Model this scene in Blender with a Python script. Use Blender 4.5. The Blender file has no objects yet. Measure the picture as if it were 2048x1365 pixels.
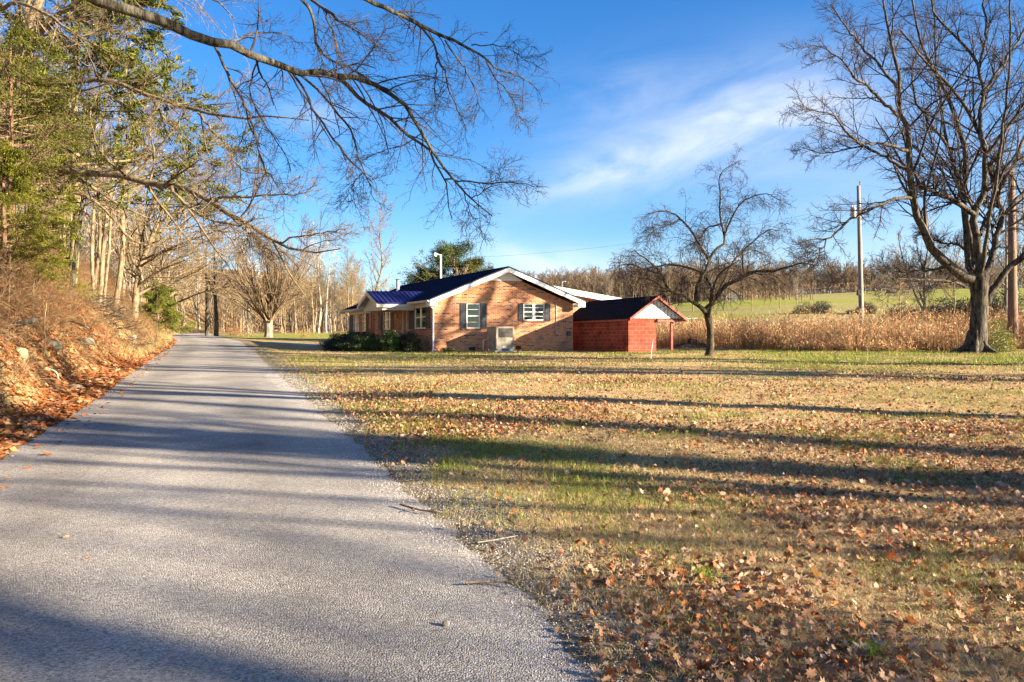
import bpy, math
import numpy as np
from mathutils import Vector

SC = bpy.context.scene
COL = SC.collection
F, CX, HY, EYE = 1500.0, 1024.0, 686.0, 1.6


def at(px, py, Y):
    """world point seen at photo pixel (px, py) when it stands Y metres ahead of the camera"""
    return np.array([(px - CX) / F * Y, Y, EYE + (HY - py) / F * Y])


def unit(v):
    return v / np.maximum(np.linalg.norm(v, axis=-1, keepdims=True), 1e-9)


def smooth(a, b, x):
    t = np.clip((x - a) / (b - a), 0, 1)
    return t * t * (3 - 2 * t)


# ---------------------------------------------------------------- value noise
_NT = np.random.default_rng(99).random((256, 256))


def vnoise(x, y):
    x = np.asarray(x, float); y = np.asarray(y, float)
    xi = np.floor(x).astype(int); yi = np.floor(y).astype(int)
    fx = x - xi; fy = y - yi
    fx = fx * fx * (3 - 2 * fx); fy = fy * fy * (3 - 2 * fy)
    a = _NT[xi & 255, yi & 255]; b = _NT[(xi + 1) & 255, yi & 255]
    c = _NT[xi & 255, (yi + 1) & 255]; d = _NT[(xi + 1) & 255, (yi + 1) & 255]
    return (a * (1 - fx) + b * fx) * (1 - fy) + (c * (1 - fx) + d * fx) * fy


def fbm(x, y, o=3):
    s = 0; a = .5; n = 0
    for k in range(o):
        s = s + a * vnoise(x * 2 ** k + 17.3 * k, y * 2 ** k + 5.1 * k); n += a; a *= .5
    return s / n


# ---------------------------------------------------------------- mesh building
class MB:
    """collects vertex / face arrays and links them as ONE mesh object"""
    def __init__(self):
        self.v = []; self.f = []; self.n = 0; self.c = []; self.uv = []; self.has_c = False; self.has_uv = False

    def add(self, v, faces, col=None, uv=None):
        v = np.asarray(v, float).reshape(-1, 3)
        self.v.append(v)
        if isinstance(faces, np.ndarray):
            self.f.append(faces + self.n)
        else:
            by = {}
            for q in faces:
                by.setdefault(len(q), []).append(q)
            for k, q in by.items():
                self.f.append(np.array(q, int) + self.n)
        if col is not None:
            c = np.asarray(col, float)
            if c.ndim == 1:
                c = np.tile(c, (len(v), 1))
            self.c.append(c); self.has_c = True
        else:
            self.c.append(np.ones((len(v), 3)) * .5)
        self.n += len(v)

    def build(self, name, mat, parent=None, smooth_sh=True, auto=False):
        me = bpy.data.meshes.new(name)
        V = np.concatenate(self.v) if self.v else np.zeros((0, 3))
        loops = []; starts = []; tot = []; p = 0
        for q in self.f:
            m, k = q.shape
            loops.append(q.reshape(-1)); starts.append(p + np.arange(m) * k); tot.append(np.full(m, k)); p += m * k
        me.vertices.add(len(V)); me.vertices.foreach_set('co', V.astype(np.float32).reshape(-1))
        if loops:
            L = np.concatenate(loops).astype(np.int32); S = np.concatenate(starts).astype(np.int32)
            me.loops.add(len(L)); me.loops.foreach_set('vertex_index', L)
            me.polygons.add(len(S)); me.polygons.foreach_set('loop_start', S)
            try:
                me.polygons.foreach_set('loop_total', np.concatenate(tot).astype(np.int32))
            except Exception:
                pass
            me.update(calc_edges=True)
            if smooth_sh:
                me.polygons.foreach_set('use_smooth', np.ones(len(S), dtype=bool))
            else:
                me.polygons.foreach_set('use_smooth', np.zeros(len(S), dtype=bool))
        if self.has_c:
            C = np.concatenate(self.c)
            at_ = me.color_attributes.new('col', 'FLOAT_COLOR', 'POINT')
            at_.data.foreach_set('color', np.concatenate([C, np.ones((len(C), 1))], 1).astype(np.float32).reshape(-1))
        me.materials.append(mat)
        me.validate()
        o = bpy.data.objects.new(name, me)
        COL.objects.link(o)
        if parent is not None:
            o.parent = parent
            o.matrix_parent_inverse = parent.matrix_basis.inverted()
        return o


def tag(o, label=None, cat=None, group=None, kind=None):
    if label: o['label'] = label
    if cat: o['category'] = cat
    if group: o['group'] = group
    if kind: o['kind'] = kind
    return o


def thing(name, label, cat, loc=(0, 0, 0), group=None):
    o = bpy.data.objects.new(name, None)
    o.empty_display_size = .3
    COL.objects.link(o)
    o.location = [float(a) for a in loc]
    return tag(o, label, cat, group)


def dup(root, loc, rz=0.0, sc=1.0, label=None, group=None):
    r = root.copy(); COL.objects.link(r)
    r.location = [float(a) for a in loc]; r.rotation_euler = (0, 0, rz); r.scale = (sc, sc, sc)
    if label: r['label'] = label
    if group: r['group'] = group
    for ch in list(root.children):
        c = ch.copy(); COL.objects.link(c); c.parent = r
        c.matrix_parent_inverse = ch.matrix_parent_inverse.copy()
        for g in list(ch.children):
            d = g.copy(); COL.objects.link(d); d.parent = c
            d.matrix_parent_inverse = g.matrix_parent_inverse.copy()
    return r


# ---------------------------------------------------------------- branches
def grow(S, D, L, N, wig, up, rng, bias=(0, 0, 0), curl=0.0):
    B = len(S)
    P = np.empty((B, N, 3)); P[:, 0] = S
    d = unit(D); st = (np.asarray(L) / (N - 1))[:, None]
    b = np.array(bias, float)[None] + np.array([0, 0, 1.0])[None] * up
    for k in range(1, N):
        d = unit(d + rng.normal(0, wig, (B, 3)) + b + np.array([0, 0, -1.0]) * curl * k)
        P[:, k] = P[:, k - 1] + d * st
    return P


def plen(P):
    return np.linalg.norm(np.diff(P, axis=1), axis=2).sum(1)


def kids(P, R, n, t0, t1, a0, a1, lf, rf, N, wig, up, rng, tip=.35, bias=(0, 0, 0), curl=0.0, taper=.55, minr=.004, lmin=.0):
    """n children per branch of the batch P (B,N,3), R (B,N)"""
    B, M, _ = P.shape
    L = plen(P)
    t = t0 + (t1 - t0) * (np.arange(n)[None] + rng.random((B, n))) / n
    s = t * (M - 1); i = np.clip(s.astype(int), 0, M - 2); f = s - i
    bi = np.arange(B)[:, None]
    S = P[bi, i] * (1 - f[..., None]) + P[bi, i + 1] * f[..., None]
    rr = R[bi, i] * (1 - f) + R[bi, i + 1] * f
    T = unit(P[bi, i + 1] - P[bi, i])
    rnd = unit(rng.normal(0, 1, (B, n, 3)))
    per = unit(rnd - (rnd * T).sum(-1, keepdims=True) * T)
    a = np.radians(a0 + (a1 - a0) * rng.random((B, n)))[..., None]
    D = T * np.cos(a) + per * np.sin(a)
    Lc = np.maximum(L[:, None] * lf * (1 - taper * (t - t0) / max(t1 - t0, 1e-6)) * rng.uniform(.6, 1.25, (B, n)), lmin)
    S = S.reshape(-1, 3); D = D.reshape(-1, 3); Lc = Lc.reshape(-1); r0 = np.maximum((rr * rf).reshape(-1), minr)
    Pc = grow(S, D, Lc, N, wig, up, rng, bias, curl)
    Rc = r0[:, None] * np.linspace(1, tip, N)[None]
    return Pc, np.maximum(Rc, minr * .6)


def spline(pts, N, rng=None, noise=0.0):
    """resample a polyline to N points with a Catmull-Rom curve"""
    p = np.asarray(pts, float)
    q = np.vstack([2 * p[0] - p[1], p, 2 * p[-1] - p[-2]])
    d = np.r_[0, np.cumsum(np.linalg.norm(np.diff(p, axis=0)[:, :3], axis=1))]
    u = np.linspace(0, d[-1], N)
    i = np.clip(np.searchsorted(d, u, side='right') - 1, 0, len(p) - 2)
    t = ((u - d[i]) / np.maximum(d[i + 1] - d[i], 1e-9))[:, None]
    a, b, c, e = q[i], q[i + 1], q[i + 2], q[i + 3]
    o = .5 * (2 * b + (c - a) * t + (2 * a - 5 * b + 4 * c - e) * t * t + (3 * b - a - 3 * c + e) * t ** 3)
    if rng is not None and noise:
        o[1:-1, :3] += rng.normal(0, noise, (N - 2, 3))
    return o


def add_tubes(mb, P, R, sides=5, col=None, cap=False):
    """tubes along a batch of curves"""
    B, N, _ = P.shape
    T = np.empty_like(P)
    T[:, 1:-1] = P[:, 2:] - P[:, :-2]; T[:, 0] = P[:, 1] - P[:, 0]; T[:, -1] = P[:, -1] - P[:, -2]
    T = unit(T)
    m = np.abs(unit(T.mean(1)))
    ref = np.zeros((B, 3)); ref[np.arange(B), np.argmin(m, 1)] = 1
    A = unit(np.cross(T, ref[:, None])); Bn = np.cross(T, A)
    th = np.arange(sides) / sides * 2 * np.pi
    V = P[:, :, None] + R[:, :, None, None] * (A[:, :, None] * np.cos(th)[None, None, :, None] + Bn[:, :, None] * np.sin(th)[None, None, :, None])
    k = np.arange(sides); k2 = (k + 1) % sides
    i = np.arange(N - 1)[:, None] * sides
    q = np.stack([i + k, i + k2, i + sides + k2, i + sides + k], -1).reshape(-1, 4)
    Fq = (np.arange(B)[:, None, None] * (N * sides) + q[None]).reshape(-1, 4)
    if col is None:
        mb.add(V.reshape(-1, 3), Fq)
    else:
        c = np.asarray(col, float)
        if c.ndim == 2:
            c = np.repeat(c, N * sides, axis=0)
        mb.add(V.reshape(-1, 3), Fq, c)
    if cap:
        for b in range(B):
            base = b * N * sides
            mb.f.append(np.array([[base + x for x in range(sides)]], int) + mb.n - B * N * sides)
            mb.f.append(np.array([[base + (N - 1) * sides + x for x in range(sides)]], int) + mb.n - B * N * sides)


def tube1(mb, pts, r, sides=10, cap=True, col=None):
    P = np.asarray(pts, float)[None]
    R = np.broadcast_to(np.asarray(r, float), (P.shape[1],))[None]
    add_tubes(mb, P, R, sides, cap=cap, col=col)


def leaf_quads(C, rng, size, ratio=.5, dirs=None, spread=1.0, flat=0.0):
    """rhombic leaf faces at centres C: returns verts (M*4,3), faces (M,4)"""
    M = len(C)
    d = rng.normal(0, 1, (M, 3)) * spread
    if dirs is not None:
        d = d + dirs
    d[:, 2] *= (1 - flat)
    d = unit(d)
    r = rng.normal(0, 1, (M, 3))
    w = unit(np.cross(d, r))
    s = (np.asarray(size) * rng.uniform(.6, 1.3, M))[:, None]
    V = np.stack([C - d * s * .5, C + w * s * ratio * .5 + d * s * .08, C + d * s * .5, C - w * s * ratio * .5 + d * s * .08], 1)
    return V.reshape(-1, 3), np.arange(M * 4).reshape(M, 4)


# ---------------------------------------------------------------- materials
def nodes(name):
    m = bpy.data.materials.new(name); m.use_nodes = True
    nt = m.node_tree; b = nt.nodes['Principled BSDF']
    return m, nt, b


def N_(nt, typ, **kw):
    n = nt.nodes.new(typ)
    for k, v in kw.items():
        setattr(n, k, v)
    return n


def ramp(nt, stops, interp='LINEAR'):
    r = N_(nt, 'ShaderNodeValToRGB'); r.color_ramp.interpolation = interp
    e = r.color_ramp.elements
    while len(e) < len(stops): e.new(.5)
    for k, (p, c) in enumerate(stops):
        e[k].position = p; e[k].color = (*c, 1) if len(c) == 3 else c
    return r


def mat_noise(name, ca, cb, scale=5.0, rough=.8, bump=.2, bscale=None, stretch=(1, 1, 1), detail=6, attr=False, spec=.3, metallic=0.0, mid=(.35, .65), dist=.02, rnd=0.0, trans=0.0):
    """two-colour noise material; attr multiplies by the mesh colour attribute"""
    m, nt, b = nodes(name)
    tc = N_(nt, 'ShaderNodeTexCoord'); mp = N_(nt, 'ShaderNodeMapping'); mp.inputs['Scale'].default_value = stretch
    nt.links.new(tc.outputs['Object'], mp.inputs['Vector'])
    no = N_(nt, 'ShaderNodeTexNoise'); no.inputs['Scale'].default_value = scale; no.inputs['Detail'].default_value = detail
    nt.links.new(mp.outputs['Vector'], no.inputs['Vector'])
    r = ramp(nt, [(mid[0], ca), (mid[1], cb)]); nt.links.new(no.outputs['Fac'], r.inputs['Fac'])
    out = r.outputs['Color']
    if attr:
        a = N_(nt, 'ShaderNodeAttribute', attribute_name='col')
        mx = N_(nt, 'ShaderNodeMix', data_type='RGBA', blend_type='MULTIPLY'); mx.inputs['Factor'].default_value = 1
        nt.links.new(a.outputs['Color'], mx.inputs['A']); nt.links.new(out, mx.inputs['B']); out = mx.outputs['Result']
    if rnd:
        oi = N_(nt, 'ShaderNodeObjectInfo')
        mr = N_(nt, 'ShaderNodeMapRange'); mr.inputs['To Min'].default_value = 1 - rnd; mr.inputs['To Max'].default_value = 1 + rnd
        nt.links.new(oi.outputs['Random'], mr.inputs['Value'])
        mx = N_(nt, 'ShaderNodeMix', data_type='RGBA', blend_type='MULTIPLY'); mx.inputs['Factor'].default_value = 1
        nt.links.new(out, mx.inputs['A']); nt.links.new(mr.outputs['Result'], mx.inputs['B']); out = mx.outputs['Result']
    nt.links.new(out, b.inputs['Base Color'])
    b.inputs['Roughness'].default_value = rough; b.inputs['Specular IOR Level'].default_value = spec; b.inputs['Metallic'].default_value = metallic
    if bump:
        n2 = N_(nt, 'ShaderNodeTexNoise'); n2.inputs['Scale'].default_value = bscale or scale * 3; n2.inputs['Detail'].default_value = 5
        nt.links.new(mp.outputs['Vector'], n2.inputs['Vector'])
        bp = N_(nt, 'ShaderNodeBump'); bp.inputs['Strength'].default_value = bump; bp.inputs['Distance'].default_value = dist
        nt.links.new(n2.outputs['Fac'], bp.inputs['Height']); nt.links.new(bp.outputs['Normal'], b.inputs['Normal'])
    if trans:
        tr = N_(nt, 'ShaderNodeBsdfTranslucent'); ms = N_(nt, 'ShaderNodeMixShader'); ms.inputs['Fac'].default_value = trans
        nt.links.new(out, tr.inputs['Color'])
        nt.links.new(b.outputs['BSDF'], ms.inputs[1]); nt.links.new(tr.outputs['BSDF'], ms.inputs[2])
        nt.links.new(ms.outputs['Shader'], nt.nodes['Material Output'].inputs['Surface'])
    return m


def mat_flat(name, c, rough=.5, spec=.5, metallic=0.0, bump=.05, bscale=40, var=.08):
    c = np.array(c)
    return mat_noise(name, tuple(c * (1 - var)), tuple(np.minimum(c * (1 + var), 1)), scale=6, rough=rough, bump=bump, bscale=bscale, spec=spec, metallic=metallic, dist=.004)
# ================================================================= terrain
RC = np.array([(0.4, -60), (0.2, -40), (-0.5, -20), (-.6, -6), (-1.75, 3.2), (-2.45, 5.0), (-3.35, 7.3), (-5.2, 12), (-7.1, 17), (-10.8, 26), (-17, 42),
               (-22.8, 56), (-31.5, 75), (-42, 98), (-47.0, 114), (-48.5, 130), (-45, 150), (-36, 175), (-20, 205), (10, 250)], float)
_yd = np.arange(-60, 250, .25)
_xd = np.interp(_yd, RC[:, 1], RC[:, 0])
for _ in range(3):
    k_ = 13; _pad = np.r_[np.full(k_, _xd[0]), _xd, np.full(k_, _xd[-1])]
    _xd = np.convolve(_pad, np.ones(k_) / k_, 'same')[k_:-k_]
_sd = np.gradient(_xd, _yd)
HW = 2.45


def road_x(Y): return np.interp(Y, _yd, _xd)
def road_c(Y): return 1 / np.sqrt(1 + np.interp(Y, _yd, _sd) ** 2)
def road_s(X, Y): return (np.asarray(X) - road_x(Y)) * road_c(Y)      # signed distance, + to the right


CP = np.array([
    (0, 0, 0), (-2, -20, -.3), (15, -15, .2), (40, -12, .9), (-3, 4, .02), (3, 4, .0), (0, 8, .1), (4, 8, .12), (8.5, 12.5, .36), (2.2, 14.4, .44),
    (-4.4, 17.2, .41), (-2, 22, .70), (6, 22, .82), (14, 22, .86), (24, 22, 1.0), (45, 22, 1.6),
    (7.6, 29, 1.10), (19.7, 32, 1.17), (30, 34, 1.3), (13.5, 33, 1.16), (-2, 32, 1.0), (-4.35, 41.8, 1.06), (0, 41.5, 1.1), (6.2, 40, 1.07), (-8, 46, 1.02), (-12, 50, .97),
    (4, 50, 1.25), (-11, 36, 1.05), (10, 45, 1.35),
    (-8.26, 25.6, .68), (-14.6, 41.7, 1.21), (-20.6, 56, 1.62), (-31, 75, 2.1), (-42.5, 100, 2.75), (-47, 130, 3.3), (-42, 160, 3.8),
    (-27.6, 85, 2.25), (-25, 104, 2.9), (-15, 62, 1.5), (-4, 75, 2.0), (-12, 100, 2.9), (25, 90, 4.3), (14, 62, 2.2), (40, 60, 2.6), (75, 75, 4.2),
    (90, 160, 10.6), (118, 220, 17.2), (40, 150, 9.7), (0, 150, 6), (-40, 200, 4.8), (150, 280, 19), (-100, 200, 5.0), (20, 220, 13), (70, 230, 15.5), (-50, 320, 6), (60, 330, 19), (150, 330, 22), (5, 290, 16), (60, 285, 17), (-110, 320, 6), (60, 420, 24), (-60, 420, 7), (180, 420, 27),
    (200, 180, 16), (120, 40, 4), (160, 100, 9), (100, 130, 8.6)], float)


def _phi(r2): return .5 * r2 * np.log(np.maximum(r2, 1e-9))
_n = len(CP)
_d2 = ((CP[:, None, :2] - CP[None, :, :2]) ** 2).sum(-1)
_A = np.zeros((_n + 3, _n + 3)); _A[:_n, :_n] = _phi(_d2) + np.eye(_n) * .03
_A[:_n, _n] = 1; _A[:_n, _n + 1:] = CP[:, :2]; _A[_n:, :_n] = _A[:_n, _n:].T
_W = np.linalg.solve(_A, np.r_[CP[:, 2], 0, 0, 0])


def tps(X, Y):
    X = np.asarray(X, float); Y = np.asarray(Y, float)
    sh = X.shape; x = X.reshape(-1); y = Y.reshape(-1)
    out = np.empty(len(x))
    for a in range(0, len(x), 40000):
        s = slice(a, a + 40000)
        d2 = (x[s, None] - CP[None, :, 0]) ** 2 + (y[s, None] - CP[None, :, 1]) ** 2
        out[s] = _phi(d2) @ _W[:_n] + _W[_n] + _W[_n + 1] * x[s] + _W[_n + 2] * y[s]
    return out.reshape(sh)


def road_z(Y):
    Y = np.asarray(Y, float)
    return tps(road_x(Y), Y)


def bank(s, X, Y):
    """rise of the wooded bank, s metres left of the road's left edge"""
    n = fbm(X * .35 + 40, Y * .35 + 40, 3) - .5
    n2 = fbm(X * 1.3 + 11, Y * 1.3 + 7, 3) - .5
    q = np.maximum(s - .35 + n * .9, 0)
    far = (1 - .45 * smooth(60, 100, Y)) * (1 - smooth(112, 145, Y) * smooth(-84, -62, X))
    r = np.minimum(q * q / 1.5, .84 * q)
    r = np.where(q > 5.5, .84 * 5.5 + .30 * (q - 5.5), r)
    r = np.where(q > 45, .84 * 5.5 + .30 * 39.5 + .1 * (q - 45), r)
    return r * far + (n2 * .35 + n * .5) * smooth(.2, 2.0, s)


def height(X, Y):
    X = np.asarray(X, float); Y = np.asarray(Y, float)
    s = road_s(X, Y)
    xl = road_x(Y) - HW / road_c(Y)
    z = tps(np.maximum(X, xl), Y)
    zr = road_z(Y)
    w = 1 - smooth(HW, HW + 2.2, np.abs(s))
    z = z * (1 - w) + zr * w
    z = z - .05 * (1 - smooth(HW - .45, HW - .02, np.abs(s)))
    z = z + bank(-s - HW, X, Y)
    lawn = smooth(.0, 2.5, s - HW)
    z = z + lawn * ((fbm(X * .5, Y * .5, 2) - .5) * .07 + (fbm(X * 2.2, Y * 2.2, 2) - .5) * .03) + .012 * (fbm(X * 3, Y * 3, 2) - .5)
    return z


def h1(x, y):
    return float(height(np.array([x]), np.array([y]))[0])


def greenness(X, Y):
    """where the lawn grows green rather than straw"""
    s = road_s(X, Y) - HW
    n = fbm(X * .45 + 3, Y * .45 + 9, 3)
    g = smooth(.56, .76, n) * .40
    n2 = fbm(X * 1.1 + 8, Y * 1.1, 3)
    g = np.maximum(g, (1 - smooth(.9, 3.6, s)) * smooth(5.0, 7.5, Y) * (1 - smooth(14, 19, Y)) * (.18 + .85 * smooth(.40, .62, n2)))
    g = np.maximum(g, .5 * smooth(.58, .70, n2))
    right = smooth(4, 11, X - .12 * (Y - 20)) * smooth(19, 24, Y) * (1 - smooth(45, 60, Y))
    g = np.maximum(g, right * (.45 + .7 * smooth(.36, .6, n)))
    g = np.maximum(g, (1 - smooth(0, 1.0, s)) * .3)
    band = smooth(24, 30, Y) * (1 - smooth(40, 44, Y)) * smooth(.42, .62, n) * .8
    g = np.maximum(g, band)
    return np.clip(g * (.45 + .55 * smooth(6, 10, Y)), 0, 1)


def leafiness(X, Y):
    n = fbm(X * .3 + 50, Y * .3 + 31, 3)
    l = smooth(.40, .60, n)
    l = np.maximum(l, smooth(.4, 3.5, X - 1.0) * (1 - smooth(9, 14, Y)) * .85)
    mid = smooth(9, 12, Y) * (1 - smooth(22, 27, Y)) * smooth(-1, 1.5, X + (Y - 12) * .22)
    l = np.maximum(l, mid * (.22 + .5 * smooth(.34, .58, n)))
    return np.clip(l * (1 - .75 * smooth(26, 34, Y)) * (.66 + .34 * smooth(8, 11, Y)), 0, 1)


def axis(segs):
    out = [segs[0][0]]
    for a, b, d0, d1 in segs:
        x = a; d = d0
        while x < b - 1e-6:
            t = (x - a) / (b - a); x = x + d0 + (d1 - d0) * t; out.append(min(x, b))
    return np.unique(np.round(out, 4))


YL = axis([(-28, 0, 2.5, .6), (0, 30, .30, .34), (30, 70, .34, .8), (70, 480, .8, 14)])
XL = axis([(-330, -55, 16, 1.0), (-55, -24, 1.0, .4), (-24, 14, .32, .32), (14, 40, .32, 1.2), (40, 330, 1.2, 16)])
GX, GY = np.meshgrid(XL, YL)
GZ = height(GX, GY)
s_ = road_s(GX, GY)
sb = -s_ - HW
gr = greenness(GX, GY); lf = leafiness(GX, GY)
tan_ = np.array([.47, .34, .16]); grn = np.array([.17, .185, .04]); lit = np.array([.27, .115, .042]); soil = np.array([.10, .065, .035])
C = tan_[None, None] * (1 - gr[..., None]) + grn[None, None] * gr[..., None]
C = C * (1 - .22 * lf[..., None]) + lit * .22 * lf[..., None]
soil_shade = (1 - smooth(6, 15, GY))[..., None]
C = C * (1 - .45 * soil_shade)  # near lawn colour darkened for bare soil and the shade between blades
# bank: orange brown leaf litter, straw on the sunny slope further off
n3 = fbm(GX * .5 + 7, GY * .5 + 2, 3)
straw = smooth(30, 40, GY) * (1 - smooth(60, 80, GY)) * (1 - smooth(5, 9, sb)) * .8
bc = lit * 1.0 * (1 - straw[..., None]) + np.array([.42, .27, .11]) * straw[..., None]
bc = bc * (.7 + .6 * n3[..., None])
wb = smooth(.0, .7, sb)[..., None]
C = C * (1 - wb) + bc * wb
far = smooth(44, 62, GY) * smooth(.3, 1.5, -sb)
mead = np.array([.27, .27, .055]) ; field = np.array([.36, .28, .15])
fm = smooth(.42, .6, fbm(GX * .05 + 9, GY * .05, 2))
fc = mead * (1 - .45 * fm[..., None]) + field * .45 * fm[..., None]
near_field = (smooth(55, 66, GY) * (1 - smooth(84, 98, GY)) * smooth(8, 18, GX))[..., None]
fc = fc * (1 - .8 * near_field) + np.array([.38, .31, .19]) * .8 * near_field
C = C * (1 - far[..., None]) + fc * far[..., None]
yard = ((1 - smooth(-4, 4, GX - (-6 - .1 * (GY - 60)))) * (1 - smooth(76, 84, GY)) + (1 - smooth(-4, 4, GX + 6)) * smooth(97, 104, GY) * .7)[..., None]
C = C * (1 - .85 * yard) + np.array([.38, .28, .13]) * .85 * yard
wood = (smooth(225, 250, GY + .0 * GX))[..., None]
C = C * (1 - wood) + np.array([.16, .11, .06]) * wood
# gravel shoulder under the ragged road edge
sh = (smooth(-.3, .05, s_ - HW) * (1 - smooth(.25, .85, s_ - HW + (fbm(GX * 1.1, GY * 1.1, 3) - .5) * 1.4)))[..., None]
C = C * (1 - sh) + np.array([.19, .165, .14]) * sh


def ground_mat():
    m, nt, b = nodes('ground')
    tc = N_(nt, 'ShaderNodeTexCoord')
    a = N_(nt, 'ShaderNodeAttribute', attribute_name='col')
    n1 = N_(nt, 'ShaderNodeTexNoise'); n1.inputs['Scale'].default_value = 14; n1.inputs['Detail'].default_value = 8; n1.inputs['Roughness'].default_value = .7
    nt.links.new(tc.outputs['Object'], n1.inputs['Vector'])
    r1 = ramp(nt, [(.30, (.30, .27, .22)), (.48, (.85, .85, .85)), (.72, (1.35, 1.30, 1.2))]); nt.links.new(n1.outputs['Fac'], r1.inputs['Fac'])
    mx = N_(nt, 'ShaderNodeMix', data_type='RGBA', blend_type='MULTIPLY'); mx.inputs['Factor'].default_value = 1
    nt.links.new(a.outputs['Color'], mx.inputs['A']); nt.links.new(r1.outputs['Color'], mx.inputs['B'])
    n2 = N_(nt, 'ShaderNodeTexNoise'); n2.inputs['Scale'].default_value = 1.3; n2.inputs['Detail'].default_value = 5
    nt.links.new(tc.outputs['Object'], n2.inputs['Vector'])
    r2 = ramp(nt, [(.3, (.78, .78, .74)), (.7, (1.18, 1.16, 1.1))]); nt.links.new(n2.outputs['Fac'], r2.inputs['Fac'])
    m2 = N_(nt, 'ShaderNodeMix', data_type='RGBA', blend_type='MULTIPLY'); m2.inputs['Factor'].default_value = 1
    nt.links.new(mx.outputs['Result'], m2.inputs['A']); nt.links.new(r2.outputs['Color'], m2.inputs['B'])
    nt.links.new(m2.outputs['Result'], b.inputs['Base Color'])
    b.inputs['Roughness'].default_value = .95; b.inputs['Specular IOR Level'].default_value = .1
    n4 = N_(nt, 'ShaderNodeTexNoise'); n4.inputs['Scale'].default_value = 30; n4.inputs['Detail'].default_value = 6
    nt.links.new(tc.outputs['Object'], n4.inputs['Vector'])
    bp = N_(nt, 'ShaderNodeBump'); bp.inputs['Strength'].default_value = .8; bp.inputs['Distance'].default_value = .05
    nt.links.new(n4.outputs['Fac'], bp.inputs['Height']); nt.links.new(bp.outputs['Normal'], b.inputs['Normal'])
    return m


def grid_faces(ny, nx):
    j, i = np.meshgrid(np.arange(ny - 1), np.arange(nx - 1), indexing='ij')
    a = j * nx + i
    return np.stack([a, a + 1, a + nx + 1, a + nx], -1).reshape(-1, 4)


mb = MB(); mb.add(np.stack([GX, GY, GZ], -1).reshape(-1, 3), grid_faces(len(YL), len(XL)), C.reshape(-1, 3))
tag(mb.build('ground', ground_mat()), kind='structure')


# ----------------------------------------------------------------- road
def road_mat():
    m, nt, b = nodes('chip_seal')
    tc = N_(nt, 'ShaderNodeTexCoord')
    vo = N_(nt, 'ShaderNodeTexVoronoi'); vo.inputs['Scale'].default_value = 88
    nt.links.new(tc.outputs['Object'], vo.inputs['Vector'])
    r = ramp(nt, [(0, (.15, .138, .126)), (.25, (.245, .228, .205)), (.65, (.335, .312, .283)), (1, (.47, .44, .40))])
    sp = N_(nt, 'ShaderNodeSeparateColor'); nt.links.new(vo.outputs['Color'], sp.inputs['Color']); nt.links.new(sp.outputs['Red'], r.inputs['Fac'])
    n1 = N_(nt, 'ShaderNodeTexNoise'); n1.inputs['Scale'].default_value = .9; n1.inputs['Detail'].default_value = 7; n1.inputs['Roughness'].default_value = .65
    nt.links.new(tc.outputs['Object'], n1.inputs['Vector'])
    r1 = ramp(nt, [(.30, (.74, .73, .74)), (.5, (1, 1, 1)), (.68, (1.16, 1.12, 1.05))]); nt.links.new(n1.outputs['Fac'], r1.inputs['Fac'])
    mx = N_(nt, 'ShaderNodeMix', data_type='RGBA', blend_type='MULTIPLY'); mx.inputs['Factor'].default_value = 1
    nt.links.new(r.outputs['Color'], mx.inputs['A']); nt.links.new(r1.outputs['Color'], mx.inputs['B'])
    # wheel tracks worn smoother and darker between the loose chippings (mesh attribute)
    a = N_(nt, 'ShaderNodeAttribute', attribute_name='col')
    m2 = N_(nt, 'ShaderNodeMix', data_type='RGBA', blend_type='MULTIPLY'); m2.inputs['Factor'].default_value = 1
    nt.links.new(mx.outputs['Result'], m2.inputs['A']); nt.links.new(a.outputs['Color'], m2.inputs['B'])
    nt.links.new(m2.outputs['Result'], b.inputs['Base Color'])
    b.inputs['Roughness'].default_value = .85; b.inputs['Specular IOR Level'].default_value = .25
    n3 = N_(nt, 'ShaderNodeTexNoise'); n3.inputs['Scale'].default_value = 120; n3.inputs['Detail'].default_value = 3
    nt.links.new(tc.outputs['Object'], n3.inputs['Vector'])
    ad = N_(nt, 'ShaderNodeMath', operation='ADD'); nt.links.new(vo.outputs['Distance'], ad.inputs[0]); nt.links.new(n3.outputs['Fac'], ad.inputs[1])
    bp = N_(nt, 'ShaderNodeBump'); bp.inputs['Strength'].default_value = .7; bp.inputs['Distance'].default_value = .012; bp.invert = True
    nt.links.new(ad.outputs[0], bp.inputs['Height']); nt.links.new(bp.outputs['Normal'], b.inputs['Normal'])
    return m


M_road = road_mat()
ry = axis([(-20, 1, 1.5, .2), (1, 40, .12, .3), (40, 195, .3, 1.5)])
q_ = np.r_[np.linspace(-1, -.85, 6), np.linspace(-.75, .75, 13), np.linspace(.85, 1, 6)]
RY, RQ = np.meshgrid(ry, q_, indexing='ij')
jag = (fbm(RY * .8 + 3 * np.sign(RQ), RY * 0 + 5, 3) - .5) * .5 + (fbm(RY * 4 + 30 * np.sign(RQ), RY * 0 + 8, 2) - .5) * .34
rs = RQ * (HW + .10 + jag)
RX = road_x(RY) + rs / road_c(RY)
RZ = road_z(RY) + .004 - .012 * smooth(.86, 1.0, np.abs(RQ)) + .02 * (1 - RQ ** 2) - .02
trk = 1 - .20 * np.exp(-((np.abs(RQ + .04 * np.sin(RY * .11)) - .42) / .15) ** 2) + .08 * np.exp(-(RQ / .16) ** 2) + .05 * smooth(.7, 1, np.abs(RQ))
trk = trk * (.86 + .28 * fbm(RQ * 4.5 + 2, RY * .22 + 4, 3)) * (.90 + .2 * fbm(RQ * 2 + 9, RY * 1.1, 3))
dirt = smooth(.80, 1.0, np.abs(RQ) + (fbm(RY * 1.3, RQ * 3, 3) - .5) * .35)[..., None]
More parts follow.
